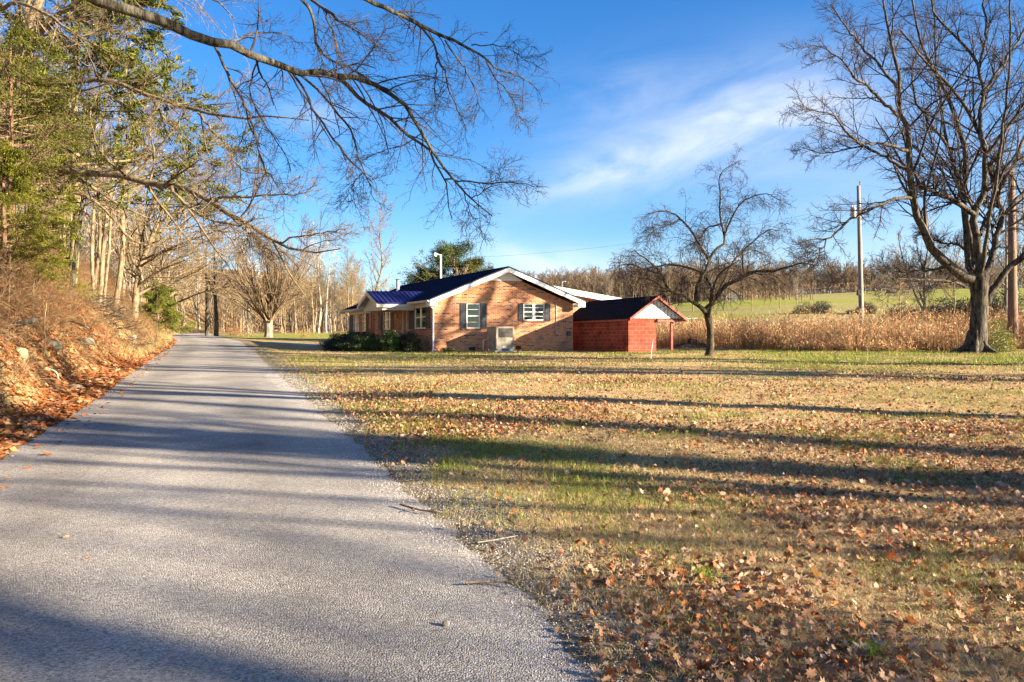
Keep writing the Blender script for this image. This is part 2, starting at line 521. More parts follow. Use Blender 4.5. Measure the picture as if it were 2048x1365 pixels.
trk = trk[..., None] * (np.array([1.03, 1.0, .955]) * (1 - .45 * dirt) + np.array([.72, .58, .44]) * .45 * dirt)
mb = MB(); mb.add(np.stack([RX, RY, RZ], -1).reshape(-1, 3), grid_faces(len(ry), len(q_)), trk.reshape(-1, 3))
tag(mb.build('road', M_road), kind='structure')

# pale gravel driveway turning off beyond the house
dp = spline([(-19.5, 60.5, 0), (-16, 59.5, 0), (-11, 59, 0), (-4, 60, 0), (4, 63, 0)], 60)
mbd = MB(); rows = []
for k, p in enumerate(dp):
    t = dp[min(k + 1, 59)] - dp[max(k - 1, 0)]; nrm = unit(np.array([-t[1], t[0], 0]))
    for w in np.linspace(-1, 1, 7):
        e = p + nrm * w * (1.6 + .25 * math.sin(k * .9) * abs(w)); rows.append(e)
rows = np.array(rows); rows[:, 2] = height(rows[:, 0], rows[:, 1]) + .03 - .05 * (np.tile(np.abs(np.linspace(-1, 1, 7)), 60) > .95)
mbd.add(rows, grid_faces(60, 7), np.ones(3) * 1.1)
tag(mbd.build('driveway', M_road), kind='structure')
# ================================================================= house
def ang(a): return np.array([math.cos(math.radians(a)), math.sin(math.radians(a)), 0.0])


G = ang(10); D = ang(120)                     # along the gable / along the long front wall, skewed off square to match image
C0 = np.array([(868 - CX) / F * 41.8, 41.8, 0.0])
ZB = 1.0                                      # brick starts below the grass
HWD, HLN = 7.98, 15.07                        # width and length


class Frame:
    def __init__(s, o, g, d): s.o, s.g, s.d = o, g, d
    def p(s, u, v, z): return s.o + s.g * u + s.d * v + np.array([0, 0, z])
    def u_px(s, px, v=0.0):
        k = (px - CX) / F; o = s.o + s.d * v
        return (k * o[1] - o[0]) / (s.g[0] - k * s.g[1])
    def v_px(s, px, u=0.0):
        k = (px - CX) / F; o = s.o + s.g * u
        return (k * o[1] - o[0]) / (s.d[0] - k * s.d[1])
    def z_py(s, py, u, v):
        return EYE + (HY - py) / F * s.p(u, v, 0)[1]
    def box(s, mb, u0, u1, v0, v1, z0, z1, uvz=False):
        P = [s.p(u, v, z) for z in (z0, z1) for (u, v) in ((u0, v0), (u1, v0), (u1, v1), (u0, v1))]
        fs = [(0, 1, 5, 4), (1, 2, 6, 5), (2, 3, 7, 6), (3, 0, 4, 7), (4, 5, 6, 7), (3, 2, 1, 0)]
        if not uvz:
            for f in fs: mb.add([P[i] for i in f], [(0, 1, 2, 3)])
        else:
            cu = [(u, v, z) for z in (z0, z1) for (u, v) in ((u0, v0), (u1, v0), (u1, v1), (u0, v1))]
            ax = [(0, 2), (1, 2), (0, 2), (1, 2), (0, 1), (0, 1)]
            for f, (a, b) in zip(fs, ax):
                mb.add([P[i] for i in f], [(0, 1, 2, 3)], [(cu[i][a], cu[i][b], 0) for i in f])
    def prism(s, mb, poly, v0, v1, uvz=False):
        """polygon in (u, z) drawn out from v0 to v1"""
        n = len(poly); A = [s.p(u, v0, z) for u, z in poly]; B = [s.p(u, v1, z) for u, z in poly]
        c = [(u, z, 0) for u, z in poly] if uvz else None
        mb.add(A, [tuple(range(n))], c); mb.add(B, [tuple(range(n))[::-1]], c)
        for i in range(n):
            j = (i + 1) % n
            mb.add([A[i], B[i], B[j], A[j]], [(0, 1, 2, 3)], None if not uvz else [(v0, poly[i][1], 0), (v1, poly[i][1], 0), (v1, poly[j][1], 0), (v0, poly[j][1], 0)])
    def prism_v(s, mb, poly, u0, u1):
        """polygon in (v, z) drawn out from u0 to u1"""
        n = len(poly); A = [s.p(u0, v, z) for v, z in poly]; B = [s.p(u1, v, z) for v, z in poly]
        mb.add(A, [tuple(range(n))]); mb.add(B, [tuple(range(n))[::-1]])
        for i in range(n):
            j = (i + 1) % n; mb.add([A[i], B[i], B[j], A[j]], [(0, 1, 2, 3)])
    def panel(s, mb, axis_, fixed, a0, a1, z0, z1, holes, depth):
        """brick skin with openings (a0,a1,z0,z1) and reveals 'depth' deep; axis_ 'u' or 'v' runs along it"""
        q = (lambda a, w, z: s.p(a, fixed + w, z)) if axis_ == 'u' else (lambda a, w, z: s.p(fixed + w, a, z))
        A = sorted({a0, a1, *[h[0] for h in holes], *[h[1] for h in holes]}); Z = sorted({z0, z1, *[h[2] for h in holes], *[h[3] for h in holes]})
        for i in range(len(A) - 1):
            for j in range(len(Z) - 1):
                ca, cz = (A[i] + A[i + 1]) / 2, (Z[j] + Z[j + 1]) / 2
                if any(h[0] < ca < h[1] and h[2] < cz < h[3] for h in holes): continue
                r = [(A[i], Z[j]), (A[i + 1], Z[j]), (A[i + 1], Z[j + 1]), (A[i], Z[j + 1])]
                mb.add([q(a, 0, z) for a, z in r], [(0, 1, 2, 3)], [(a, z, 0) for a, z in r])
        for h in holes:
            r = [(h[0], h[2]), (h[1], h[2]), (h[1], h[3]), (h[0], h[3])]
            for k in range(4):
                (a, z), (b, y) = r[k], r[(k + 1) % 4]
                mb.add([q(a, 0, z), q(b, 0, y), q(b, depth, y), q(a, depth, z)], [(0, 1, 2, 3)], [(a, z, 0), (b, y, 0), (b + .1, y + .1, 0), (a + .1, z + .1, 0)])


def brick_mat(name, bw, bh, mortar, stops, mcol, bump=.5, rough=.85, stain=.15, streak=.42):
    m, nt, b = nodes(name)
    a = N_(nt, 'ShaderNodeAttribute', attribute_name='col')
    br = N_(nt, 'ShaderNodeTexBrick'); br.inputs['Scale'].default_value = 1.0
    br.inputs['Brick Width'].default_value = bw; br.inputs['Row Height'].default_value = bh; br.inputs['Mortar Size'].default_value = mortar
    br.inputs['Mortar Smooth'].default_value = .15; br.inputs['Bias'].default_value = 0
    br.inputs['Color1'].default_value = (0, 0, 0, 1); br.inputs['Color2'].default_value = (1, 1, 1, 1); br.inputs['Mortar'].default_value = (.5, .5, .5, 1)
    nt.links.new(a.outputs['Vector'], br.inputs['Vector'])
    b2 = N_(nt, 'ShaderNodeTexBrick'); b2.inputs['Scale'].default_value = 1.0; b2.offset = .37
    b2.inputs['Brick Width'].default_value = bw * 4.3; b2.inputs['Row Height'].default_value = bh; b2.inputs['Mortar Size'].default_value = 0
    b2.inputs['Color1'].default_value = (0, 0, 0, 1); b2.inputs['Color2'].default_value = (1, 1, 1, 1)
    nt.links.new(a.outputs['Vector'], b2.inputs['Vector'])
    av = N_(nt, 'ShaderNodeMix', data_type='RGBA'); av.inputs['Factor'].default_value = streak
    nt.links.new(br.outputs['Color'], av.inputs['A']); nt.links.new(b2.outputs['Color'], av.inputs['B'])
    r = ramp(nt, stops); nt.links.new(av.outputs['Result'], r.inputs['Fac'])
    tc = N_(nt, 'ShaderNodeTexCoord')
    n1 = N_(nt, 'ShaderNodeTexNoise'); n1.inputs['Scale'].default_value = 1.7; n1.inputs['Detail'].default_value = 6
    nt.links.new(tc.outputs['Object'], n1.inputs['Vector'])
    n2 = N_(nt, 'ShaderNodeTexNoise'); n2.inputs['Scale'].default_value = 45; n2.inputs['Detail'].default_value = 4
    nt.links.new(tc.outputs['Object'], n2.inputs['Vector'])
    ad = N_(nt, 'ShaderNodeMath', operation='MULTIPLY'); nt.links.new(n1.outputs['Fac'], ad.inputs[0]); nt.links.new(n2.outputs['Fac'], ad.inputs[1])
    r1 = ramp(nt, [(.12, (1 - stain * 2.2,) * 3), (.26, (1, 1, 1)), (.42, (1 + stain,) * 3)]); nt.links.new(ad.outputs[0], r1.inputs['Fac'])
    mm = N_(nt, 'ShaderNodeMix', data_type='RGBA'); mm.inputs['B'].default_value = (*mcol, 1)
    nt.links.new(br.outputs['Fac'], mm.inputs['Factor']); nt.links.new(r.outputs['Color'], mm.inputs['A'])
    mx = N_(nt, 'ShaderNodeMix', data_type='RGBA', blend_type='MULTIPLY'); mx.inputs['Factor'].default_value = 1
    nt.links.new(mm.outputs['Result'], mx.inputs['A']); nt.links.new(r1.outputs['Color'], mx.inputs['B'])
    nt.links.new(mx.outputs['Result'], b.inputs['Base Color'])
    b.inputs['Roughness'].default_value = rough; b.inputs['Specular IOR Level'].default_value = .2
    inv = N_(nt, 'ShaderNodeMath', operation='SUBTRACT'); inv.inputs[0].default_value = 1; nt.links.new(br.outputs['Fac'], inv.inputs[1])
    a2 = N_(nt, 'ShaderNodeMath', operation='MULTIPLY_ADD'); a2.inputs[1].default_value = .3; nt.links.new(n2.outputs['Fac'], a2.inputs[0]); nt.links.new(inv.outputs[0], a2.inputs[2])
    bp = N_(nt, 'ShaderNodeBump'); bp.inputs['Strength'].default_value = bump; bp.inputs['Distance'].default_value = .01
    nt.links.new(a2.outputs[0], bp.inputs['Height']); nt.links.new(bp.outputs['Normal'], b.inputs['Normal'])
    return m


M_brick = brick_mat('house_brick', .22, .082, .011, [(0, (.05, .035, .045)), (.14, (.07, .045, .05)), (.22, (.34, .125, .045)), (.45, (.53, .19, .066)), (.68, (.61, .25, .10)), (.82, (.50, .205, .13)), (.93, (.24, .12, .10)), (1, (.10, .06, .07))], (.56, .40, .27))
M_sill = brick_mat('brick_sill', .075, .3, .009, [(0, (.2, .07, .035)), (1, (.36, .14, .06))], (.36, .27, .19))
M_block = brick_mat('painted_block', .41, .205, .012, [(0, (.25, .046, .024)), (.5, (.31, .062, .032)), (1, (.37, .085, .045))], (.42, .16, .11), bump=.6, rough=.75, stain=.30)
M_white = mat_flat('white_paint', (.84, .84, .81), .45, .4)
M_cream = mat_flat('cream_paint', (.60, .56, .47), .55, .3)
M_soffit = mat_flat('soffit_paint', (.62, .58, .52), .6, .3)
M_roof = mat_flat('navy_roof_metal', (.010, .010, .034), .75, .08, 0.0, .02, 10, .12)
M_trim = mat_flat('dark_metal_trim', (.05, .05, .06), .45, .5)
M_shut = mat_noise('charcoal_shutter', (.045, .052, .06), (.085, .095, .105), 9, .6, .2, dist=.005)
M_black = mat_flat('black_metal', (.015, .015, .017), .5, .4)
M_dark = mat_flat('dark_interior', (.02, .02, .022), .9, .1)
M_curt = mat_noise('curtain_cloth', (.30, .31, .25), (.42, .42, .35), 7, .9, .3, stretch=(6, 6, .5))
M_wood = mat_noise('stained_door_wood', (.22, .10, .04), (.34, .17, .07), 5, .5, .1, stretch=(8, 8, .6))


def glass_mat():
    m, nt, b = nodes('window_glass')
    b.inputs['Base Color'].default_value = (.03, .035, .035, 1); b.inputs['Roughness'].default_value = .03
    b.inputs['IOR'].default_value = 1.52; b.inputs['Specular IOR Level'].default_value = 1.0
    gl = N_(nt, 'ShaderNodeBsdfGlossy'); gl.inputs['Roughness'].default_value = .02; gl.inputs['Color'].default_value = (.85, .86, .85, 1)
    tr = N_(nt, 'ShaderNodeBsdfTransparent'); tr.inputs['Color'].default_value = (.8, .84, .8, 1)
    lw = N_(nt, 'ShaderNodeLayerWeight'); lw.inputs['Blend'].default_value = .42
    ms = N_(nt, 'ShaderNodeMixShader'); nt.links.new(lw.outputs['Fresnel'], ms.inputs['Fac']); nt.links.new(tr.outputs[0], ms.inputs[1]); nt.links.new(gl.outputs[0], ms.inputs[2])
    nt.links.new(ms.outputs['Shader'], nt.nodes['Material Output'].inputs['Surface'])
    return m


M_glass = glass_mat()
H_ = Frame(C0, G, D)
house = thing('brick_house', 'long low brick house with navy metal roof and white gable trim beside the road', 'house', (C0[0], C0[1], 1.0))
SOFF = 3.82; RIDGE = 5.86; UM = HWD / 2; OH = .45
slope = (RIDGE - 3.98) / (UM + OH)
def roof_z(u): return RIDGE - slope * abs(u - UM)

# ---- openings measured on the photo
def gu(px): return H_.u_px(px)
def gz(py, u): return H_.z_py(py, u, 0)
win_l = (gu(933.3), gu(960.5), gz(657.5, 2.2), gz(606.8, 2.2))
win_r = (gu(1047), gu(1089.5), gz(641.5, 5.4), gz(607.0, 5.4))
vents = [(gu(938), gu(951.5), 1.16, 1.36), (gu(1031), gu(1043), 1.22, 1.42)]
fv = lambda px: H_.v_px(px)
zf = lambda py, v: H_.z_py(py, 0, v)
front = []
for (p1, p0, y1, y0) in ((829, 852.5, 611, 658), (765.5, 781.5, 615, 660), (724, 732.5, 621, 663.5), (706.5, 717, 623, 664)):
    v0, v1 = fv(p0), fv(p1)
    front.append((v0, v1, zf(y0, (v0 + v1) / 2), min(zf(y1, (v0 + v1) / 2), SOFF - .06)))
door_o = (fv(814), fv(804.5), 1.3, SOFF - .12)

wall = MB()
H_.panel(wall, 'u', 0.0, 0, HWD, ZB - .4, SOFF, [win_l, win_r] + vents, .11)
wall.add([H_.p(0, 0, SOFF), H_.p(HWD, 0, SOFF), H_.p(UM, 0, SOFF + slope * UM)], [(0, 1, 2)], [(0, SOFF, 0), (HWD, SOFF, 0), (UM, SOFF + slope * UM, 0)])
H_.panel(wall, 'v', 0.0, 0, HLN, ZB - .5, SOFF, front + [door_o], .11)
H_.panel(wall, 'u', HLN, 0, HWD, ZB - .5, SOFF, [], .1)
wall.add([H_.p(0, HLN, SOFF), H_.p(HWD, HLN, SOFF), H_.p(UM, HLN, SOFF + slope * UM)], [(0, 1, 2)], [(0, 0, 0), (HWD, 0, 0), (UM, slope * UM, 0)])
H_.panel(wall, 'v', HWD, 0, HLN, ZB - .4, SOFF, [], .1)
# rear wing, its low gable looking over the shed
AU, AV0, AV1 = HWD + 6.15, 5.5, 11.0
azt = lambda u: 4.48 + .165 * (AU - u)
wa = (HWD + .45, HWD + 1.3, 2.5, 3.78)
H_.panel(wall, 'u', AV0, HWD + .01, AU - .35, ZB - .4, azt(AU) - .32, [wa], .1)
wall.add([H_.p(HWD + .01, AV0, azt(AU) - .32), H_.p(AU - .35, AV0, azt(AU) - .32), H_.p(AU - .35, AV0, azt(AU - .35) - .1), H_.p(HWD + .01, AV0, azt(HWD) - .1)], [(0, 1, 2, 3)],
         [(HWD, azt(AU) - .32, 0), (AU, azt(AU) - .32, 0), (AU, azt(AU), 0), (HWD, azt(HWD), 0)])
H_.panel(wall, 'v', AU - .35, AV0, AV1, ZB - .4, azt(AU) - .2, [], .1)
wall.build('wall', M_brick, house, smooth_sh=False)
core = MB()
H_.box(core, .25, HWD - .25, .25, HLN - .25, ZB, SOFF - .02)
core.build('interior', M_dark, house, smooth_sh=False)

# ---- roof with standing seams
roof = MB(); th = .09
V0, V1 = -.48, HLN + .48
for sgn in (-1, 1):
    e = UM + sgn * (UM + OH)
    poly = [(e, roof_z(e)), (UM, RIDGE), (UM, RIDGE - th), (e, roof_z(e) - th)]
    H_.prism(roof, poly, V0, V1)
    nrm = .022
    for v in np.arange(V0 + .2, V1, .41):
        H_.prism(roof, [(e, roof_z(e) + .002), (UM, RIDGE + .002), (UM, RIDGE + nrm), (e, roof_z(e) + nrm)], v, v + .035)
H_.prism(roof, [(UM - .16, RIDGE - .03), (UM, RIDGE + .045), (UM + .16, RIDGE - .03), (UM, RIDGE + .01)], V0 - .01, V1 + .01)
o_roof = roof.build('roof', M_roof, house, smooth_sh=False)
fl = MB(); fp = H_.p(UM - 1.3, HLN - 2.2, 0)
zfl = roof_z(UM - 1.3)
tube1(fl, [fp + [0, 0, zfl - .1], fp + [0, 0, zfl + .78]], .13, 12); tube1(fl, [fp + [0, 0, zfl + .80], fp + [0, 0, zfl + .86]], [.22, .05], 12)
fl.build('chimney_flue', mat_flat('galvanised_metal', (.45, .45, .45), .4, .5, .6), o_roof)

# ---- white gable trim
tr = MB(); tr2 = MB()
for tr_m, v_a, v_b in ((tr, V0 - .04, V0 - .002), (tr2, V1 + .002, V1 + .04)):
    for sgn in (-1, 1):
        e = UM + sgn * (UM + OH - .02)
        H_.prism(tr_m, [(e, roof_z(e) - .035), (UM, RIDGE - .035), (UM, RIDGE - .30), (e, roof_z(e) - .30)], v_a, v_b)
e0, e1 = -OH + .02, HWD + OH - .02
for a, b_, in ((e0, e0 + .42), (e1 - .42, e1)):
    H_.box(tr, a, b_, V0 - .001, -.003, SOFF - .17, SOFF - .02)
    H_.box(tr, a, b_, V0 - .037, V0 - .004, SOFF - .19, SOFF + .1)
gt = 1.5 - .03
H_.prism(tr, [(UM - 1.03, gz(562, UM)), (UM + 1.03, gz(562, UM)), (UM + .05, RIDGE - .16), (UM - .05, RIDGE - .16)], -.035, -.003)
tr.build('gable_trim', M_white, house, smooth_sh=False); tr2.build('gable_trim', M_white, house, smooth_sh=False)
so = MB()
for sgn in (-1, 1):
    e = UM + sgn * (UM + OH - .03)
    H_.prism(so, [(e, roof_z(e) - .13), (UM, RIDGE - .13), (UM, RIDGE - .15), (e, roof_z(e) - .15)], V0, -.004)
H_.box(so, -OH + .03, -.004, 0, HLN + .4, SOFF - .01, SOFF + .02)
H_.box(so, -.05, -.004, .02, HLN - .02, SOFF - .2, SOFF - .012)
so.build('soffit', M_soffit, house, smooth_sh=False)
dt = MB()
for sgn in (-1, 1):
    e = UM + sgn * (UM + OH + .01)
    H_.prism(dt, [(e, roof_z(e) + .03), (UM, RIDGE + .03), (UM, RIDGE - .04), (e, roof_z(e) - .04)], V0 - .06, V0 - .041)
dt.build('drip_edge', M_trim, house, smooth_sh=False)

# ---- gutter and downspouts
gm = MB()
ge = -OH - .12
for (a, b_) in ((V0 - .02, 2.55), (6.25, V1 + .02)):
    H_.prism(gm, [(ge, 3.96), (ge + .11, 3.96), (ge + .11, 3.85), (ge + .03, 3.85)], a, b_)
gut = gm.build('gutter', M_cream, house, smooth_sh=False)
dm = MB()
tube1(dm, [H_.p(ge + .05, -.25, 3.86), H_.p(ge + .08, -.22, 3.74), H_.p(-.07, -.06, 3.52), H_.p(-.07, -.055, 3.3), H_.p(-.07, -.055, 1.3), H_.p(-.12, -.12, 1.15), H_.p(-.2, -.3, 1.08)], .045, 8)
dm.build('downspout', M_white, house)
dm = MB()
tube1(dm, [H_.p(ge + .05, HLN + .2, 3.86), H_.p(-.3, HLN + .05, 3.7), H_.p(-.07, HLN - .06, 3.5), H_.p(-.07, HLN - .06, 1.1)], .045, 8)
dm.build('downspout', M_white, house)

# ---- windows
def window(fr, ax, fixed, h, mode, inward=.06):
    """frame, sashes and panes set back in an opening"""
    a0, a1, z0, z1 = h
    def bx(mb, a, b, w0, w1, z, y):
        if ax == 'u': fr.box(mb, a, b, fixed + w0, fixed + w1, z, y)
        else: fr.box(mb, fixed + w0, fixed + w1, a, b, z, y)
    w = .055; f = MB(); i0, i1 = inward - .03, inward + .03
    bx(f, a0, a0 + w, i0, i1, z0, z1); bx(f, a1 - w, a1, i0, i1, z0, z1)
    bx(f, a0 + w, a1 - w, i0 - .006, i1, z0, z0 + w * 1.2); bx(f, a0 + w, a1 - w, i0 - .006, i1, z1 - w, z1)
    cols = [(a0 + w, a1 - w)]
    if mode != 'single':
        c = (a0 + a1) / 2; bx(f, c - .07, c + .07, i0 - .003, i1, z0 + w, z1 - w); cols = [(a0 + w, c - .07), (c + .07, a1 - w)]
    zm = (z0 + z1) / 2
    for (p, q) in cols:
        bx(f, p, q, i0 + .008, i1, zm - .03, zm + .03)
        if mode == 'quad' or mode == 'single':
            for zz in ((z0 + zm) / 2, (z1 + zm) / 2): bx(f, p, q, i0 + .014, i1 - .02, zz - .013, zz + .013)
    wf = f.build('window', M_white, house, smooth_sh=False)
    g = MB()
    for (p, q) in cols:
        bx(g, p - .004, q + .004, i1 - .018, i1 - .012, z0 + .01, z1 - .01)
    g.build('pane', M_glass, wf, smooth_sh=False)
    cb = MB(); bx(cb, a0 + .01, a1 - .01, inward + .12, inward + .125, z0 + .01, z1 - .01)
    return wf, cb


def shutter(fr, ax, fixed, a0, a1, z0, z1):
    s = MB()
    def bx(a, b, w0, w1, z, y):
        if ax == 'u': fr.box(s, a, b, fixed + w0, fixed + w1, z, y)
        else: fr.box(s, fixed + w0, fixed + w1, a, b, z, y)
    bx(a0, a0 + .05, -.045, -.004, z0, z1); bx(a1 - .05, a1, -.045, -.004, z0, z1)
    for z in (z0, (z0 + z1) / 2 - .035, z1 - .07): bx(a0 + .05, a1 - .05, -.043, -.004, z, z + .07)
    for q0, q1 in ((z0 + .07, (z0 + z1) / 2 - .035), ((z0 + z1) / 2 + .035, z1 - .07)):
        bx(a0 + .05, a1 - .05, -.022, -.004, q0, q1)
        k = 0
        for z in np.arange(q0 + .02, q1 - .02, .05): bx(a0 + .055, a1 - .055, -.034, -.0225, z, z + .022)
    s.build('shutter', M_shut, house, smooth_sh=False)


wf, cb = window(H_, 'u', 0.0, win_l, 'single'); cb.build('curtain', M_curt, wf, smooth_sh=False)
wf, cb = window(H_, 'u', 0.0, win_r, 'quad'); cb.build('curtain', M_curt, wf, smooth_sh=False)
shutter(H_, 'u', 0, gu(920.5), gu(932.6), win_l[2], win_l[3]); shutter(H_, 'u', 0, gu(961.2), gu(973), win_l[2], win_l[3])
shutter(H_, 'u', 0, gu(1036.5), gu(1046.3), win_r[2] - .04, win_r[3]); shutter(H_, 'u', 0, gu(1090), gu(1100), win_r[2] - .04, win_r[3])
for h in (win_l, win_r):
    s = MB(); H_.box(s, h[0] - .05, h[1] + .05, -.05, .05, h[2] - .09, h[2] - .003, uvz=True); s.build('window_sill', M_sill, house, smooth_sh=False)
wf, cb = window(H_, 'u', AV0, wa, 'single', .06)
for k, h in enumerate(front):
    wf, cb = window(H_, 'v', 0.0, h, 'pair' if k != 2 else 'single', .05)
    if k == 0:
        wb_ = MB(); H_.box(wb_, .13, .14, h[0] + .05, h[1] - .05, h[2] + .05, h[3] - .05)
    s = MB(); H_.box(s, -.05, .04, h[0] - .05, h[1] + .05, h[2] - .09, h[2] - .003, uvz=True); s.build('window_sill', M_sill, house, smooth_sh=False)
for (pa, pb, h) in ((853, 861, front[0]), (819, 828.3, front[0]), (782.2, 787.5, front[1]), (758, 765, front[1]), (733, 737, front[2]), (700.5, 705.8, front[3])):
    shutter(H_, 'v', 0, fv(max(pa, pb)), fv(min(pa, pb)), h[2], h[3])
dr = MB(); H_.box(dr, .05, .09, door_o[0] + .07, door_o[1] - .07, door_o[2] + .05, door_o[3] - .07)
for z in (1.6, 2.35, 3.05): H_.box(dr, .042, .05, door_o[0] + .2, door_o[1] - .2, z, z + .5)
o_d = dr.build('door', M_wood, house, smooth_sh=False)
hm = MB(); hp = H_.p(.02, door_o[0] + .16, 2.3); tube1(hm, [hp, hp + G * -.05], [.03, .035], 10); hm.build('handle', M_black, o_d)
df = MB()
H_.box(df, -.01, .1, door_o[0], door_o[0] + .068, door_o[2], door_o[3]); H_.box(df, -.01, .1, door_o[1] - .068, door_o[1], door_o[2], door_o[3]); H_.box(df, -.008, .1, door_o[0] + .068, door_o[1] - .068, door_o[3] - .068, door_o[3])
df.build('door_frame', M_cream, house, smooth_sh=False)
ll = MB(); lp = H_.p(-.06, fv(793.5), 3.25); tube1(ll, [lp - [0, 0, .1], lp, lp + [0, 0, .1]], [.03, .06, .03], 8); tube1(ll, [lp, lp + G * .055], .02, 6); ll.build('porch_light', M_white, house)
for h in vents:
    v = MB(); H_.box(v, h[0] + .01, h[1] - .01, .06, .07, h[2] + .01, h[3] - .01)
    for z in np.arange(h[2] + .03, h[3] - .02, .035): H_.box(v, h[0] + .012, h[1] - .012, .04, .058, z, z + .012)
    v.build('foundation_vent', M_black, house, smooth_sh=False)

# ---- porch gable over the front door
PV, PHW, PU = 4.38, 1.80, -1.95
PZ, PE = 4.72, 3.93
ps = (PZ - PE) / PHW
um = UM - (RIDGE - PZ) / slope               # where its ridge dies into the main roof
ue = -OH + (PE - roof_z(-OH)) / slope
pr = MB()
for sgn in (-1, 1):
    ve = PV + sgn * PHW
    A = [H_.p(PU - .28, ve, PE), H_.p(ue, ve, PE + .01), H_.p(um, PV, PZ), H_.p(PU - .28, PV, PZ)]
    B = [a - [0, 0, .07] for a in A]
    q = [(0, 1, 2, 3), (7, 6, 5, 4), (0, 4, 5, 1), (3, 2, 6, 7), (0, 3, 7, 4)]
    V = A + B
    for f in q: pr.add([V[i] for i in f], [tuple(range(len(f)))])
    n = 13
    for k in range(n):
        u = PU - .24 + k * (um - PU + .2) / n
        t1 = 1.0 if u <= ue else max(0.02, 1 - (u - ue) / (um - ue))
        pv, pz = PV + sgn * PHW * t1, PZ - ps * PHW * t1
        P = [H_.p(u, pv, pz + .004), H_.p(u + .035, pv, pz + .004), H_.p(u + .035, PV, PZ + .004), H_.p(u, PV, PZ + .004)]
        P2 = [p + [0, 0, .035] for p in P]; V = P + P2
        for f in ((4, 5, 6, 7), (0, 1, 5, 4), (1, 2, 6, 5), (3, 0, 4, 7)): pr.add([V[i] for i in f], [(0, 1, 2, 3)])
psf = MB()
for sgn in (-1, 1):
    ve = PV + sgn * (PHW - .05)
    psf.add([H_.p(PU - .27, ve, PE - .09 + ps * .05), H_.p(ue, ve, PE - .09 + ps * .05), H_.p(um - .15, PV, PZ - .09), H_.p(PU - .27, PV, PZ - .09)], [(0, 1, 2, 3)])
psf.build('porch_soffit', M_cream, house, smooth_sh=False)
pr.build('porch_roof', mat_flat('navy_metal_sky_tint', (.018, .018, .10), .5, .3, 0.0, .02, 10, .1), house, smooth_sh=False)  # navy metal tinted bluer, the sky's reflection put into its colour
pt_ = MB()
for sgn in (-1, 1):
    ve = PV + sgn * (PHW - .01)
    H_.prism_v(pt_, [(ve, PE - .04), (PV, PZ - .04), (PV, PZ - .26), (ve, PE - .26)], PU - .32, PU - .285)
    H_.box(pt_, PU - .28, -.06, ve - .02 * sgn - .02, ve - .02 * sgn + .02, PE - .26, PE - .075)
H_.box(pt_, PU + .05, PU + .17, PV - PHW + .15, PV + PHW - .15, PE - .42, PE - .22)
H_.box(pt_, PU + .17, -.06, PV - PHW + .15, PV - PHW + .27, PE - .42, PE - .22); H_.box(pt_, PU + .17, -.06, PV + PHW - .27, PV + PHW - .15, PE - .42, PE - .22)
pt_.build('porch_trim', M_cream, house, smooth_sh=False)
pg = MB(); H_.prism_v(pg, [(PV - PHW + .1, PE - .215), (PV + PHW - .1, PE - .215), (PV, PZ - .12)], PU + .08, PU + .14)
H_.box(pg, PU + .1, -.06, PV - PHW + .28, PV + PHW - .28, PE - .2, PE - .17)
pg.build('porch_gable', M_cream, house, smooth_sh=False)
for px in (768.3, 745.5):
    v = H_.v_px(px, PU + .11)
    v = min(max(v, PV - PHW + .21), PV + PHW - .21)
    p = MB()
    for du, dv in ((-.07, 0), (.07, 0)):
        b0 = H_.p(PU + .11 + du, v + dv, 1.0); tube1(p, [b0, b0 + [0, 0, PE - .44 - 1.0]], .018, 6)
    for k in range(9):
        z = 1.25 + k * .26; a, b_ = H_.p(PU + .04, v, z), H_.p(PU + .18, v, z + .2); tube1(p, [a, (a + b_) / 2 + [0, 0, .03], b_], .010, 5)
    p.build('porch_post', M_black, house)
pf = MB(); H_.box(pf, PU - .1, -.004, PV - 1.9, PV + 1.9, .7, 1.28); pf.build('porch_floor', mat_flat('concrete', (.36, .34, .31), .9, .1, 0, .3, 30), house, smooth_sh=False)

# ---- rear wing roof
ar = MB()
WU = HWD - 1.2
H_.prism(ar, [(WU, azt(WU)), (AU, azt(AU)), (AU, azt(AU) - .08), (WU, azt(WU) - .08)], AV0 - .55, AV1)
ar.build('wing_roof', mat_flat('white_metal_roof', (.66, .66, .66), .35, .5), house, smooth_sh=False)
af = MB()
H_.prism(af, [(WU, azt(WU) - .01), (AU + .02, azt(AU) - .01), (AU + .02, azt(AU) - .36), (WU, azt(WU) - .36)], AV0 - .60, AV0 - .555)
af.build('wing_fascia', M_white, house, smooth_sh=False)
ml = MB(); q0 = H_.p(HWD - 1.9, -.03, 2.0); tube1(ml, [H_.p(gu(1113), -.03, gz(668, 6.5)), H_.p(gu(1112), -.03, gz(602, 6.5))], .015, 6)
ml.build('cable', M_cream, house)
sp_ = MB(); sp0 = H_.p(gu(1135), -.06, gz(669, 7.6)); H_.box(sp_, gu(1133), gu(1139), -.12, -.004, gz(672, 7.6), gz(663, 7.6)); sp_.build('meter_box', M_trim, house, smooth_sh=False)

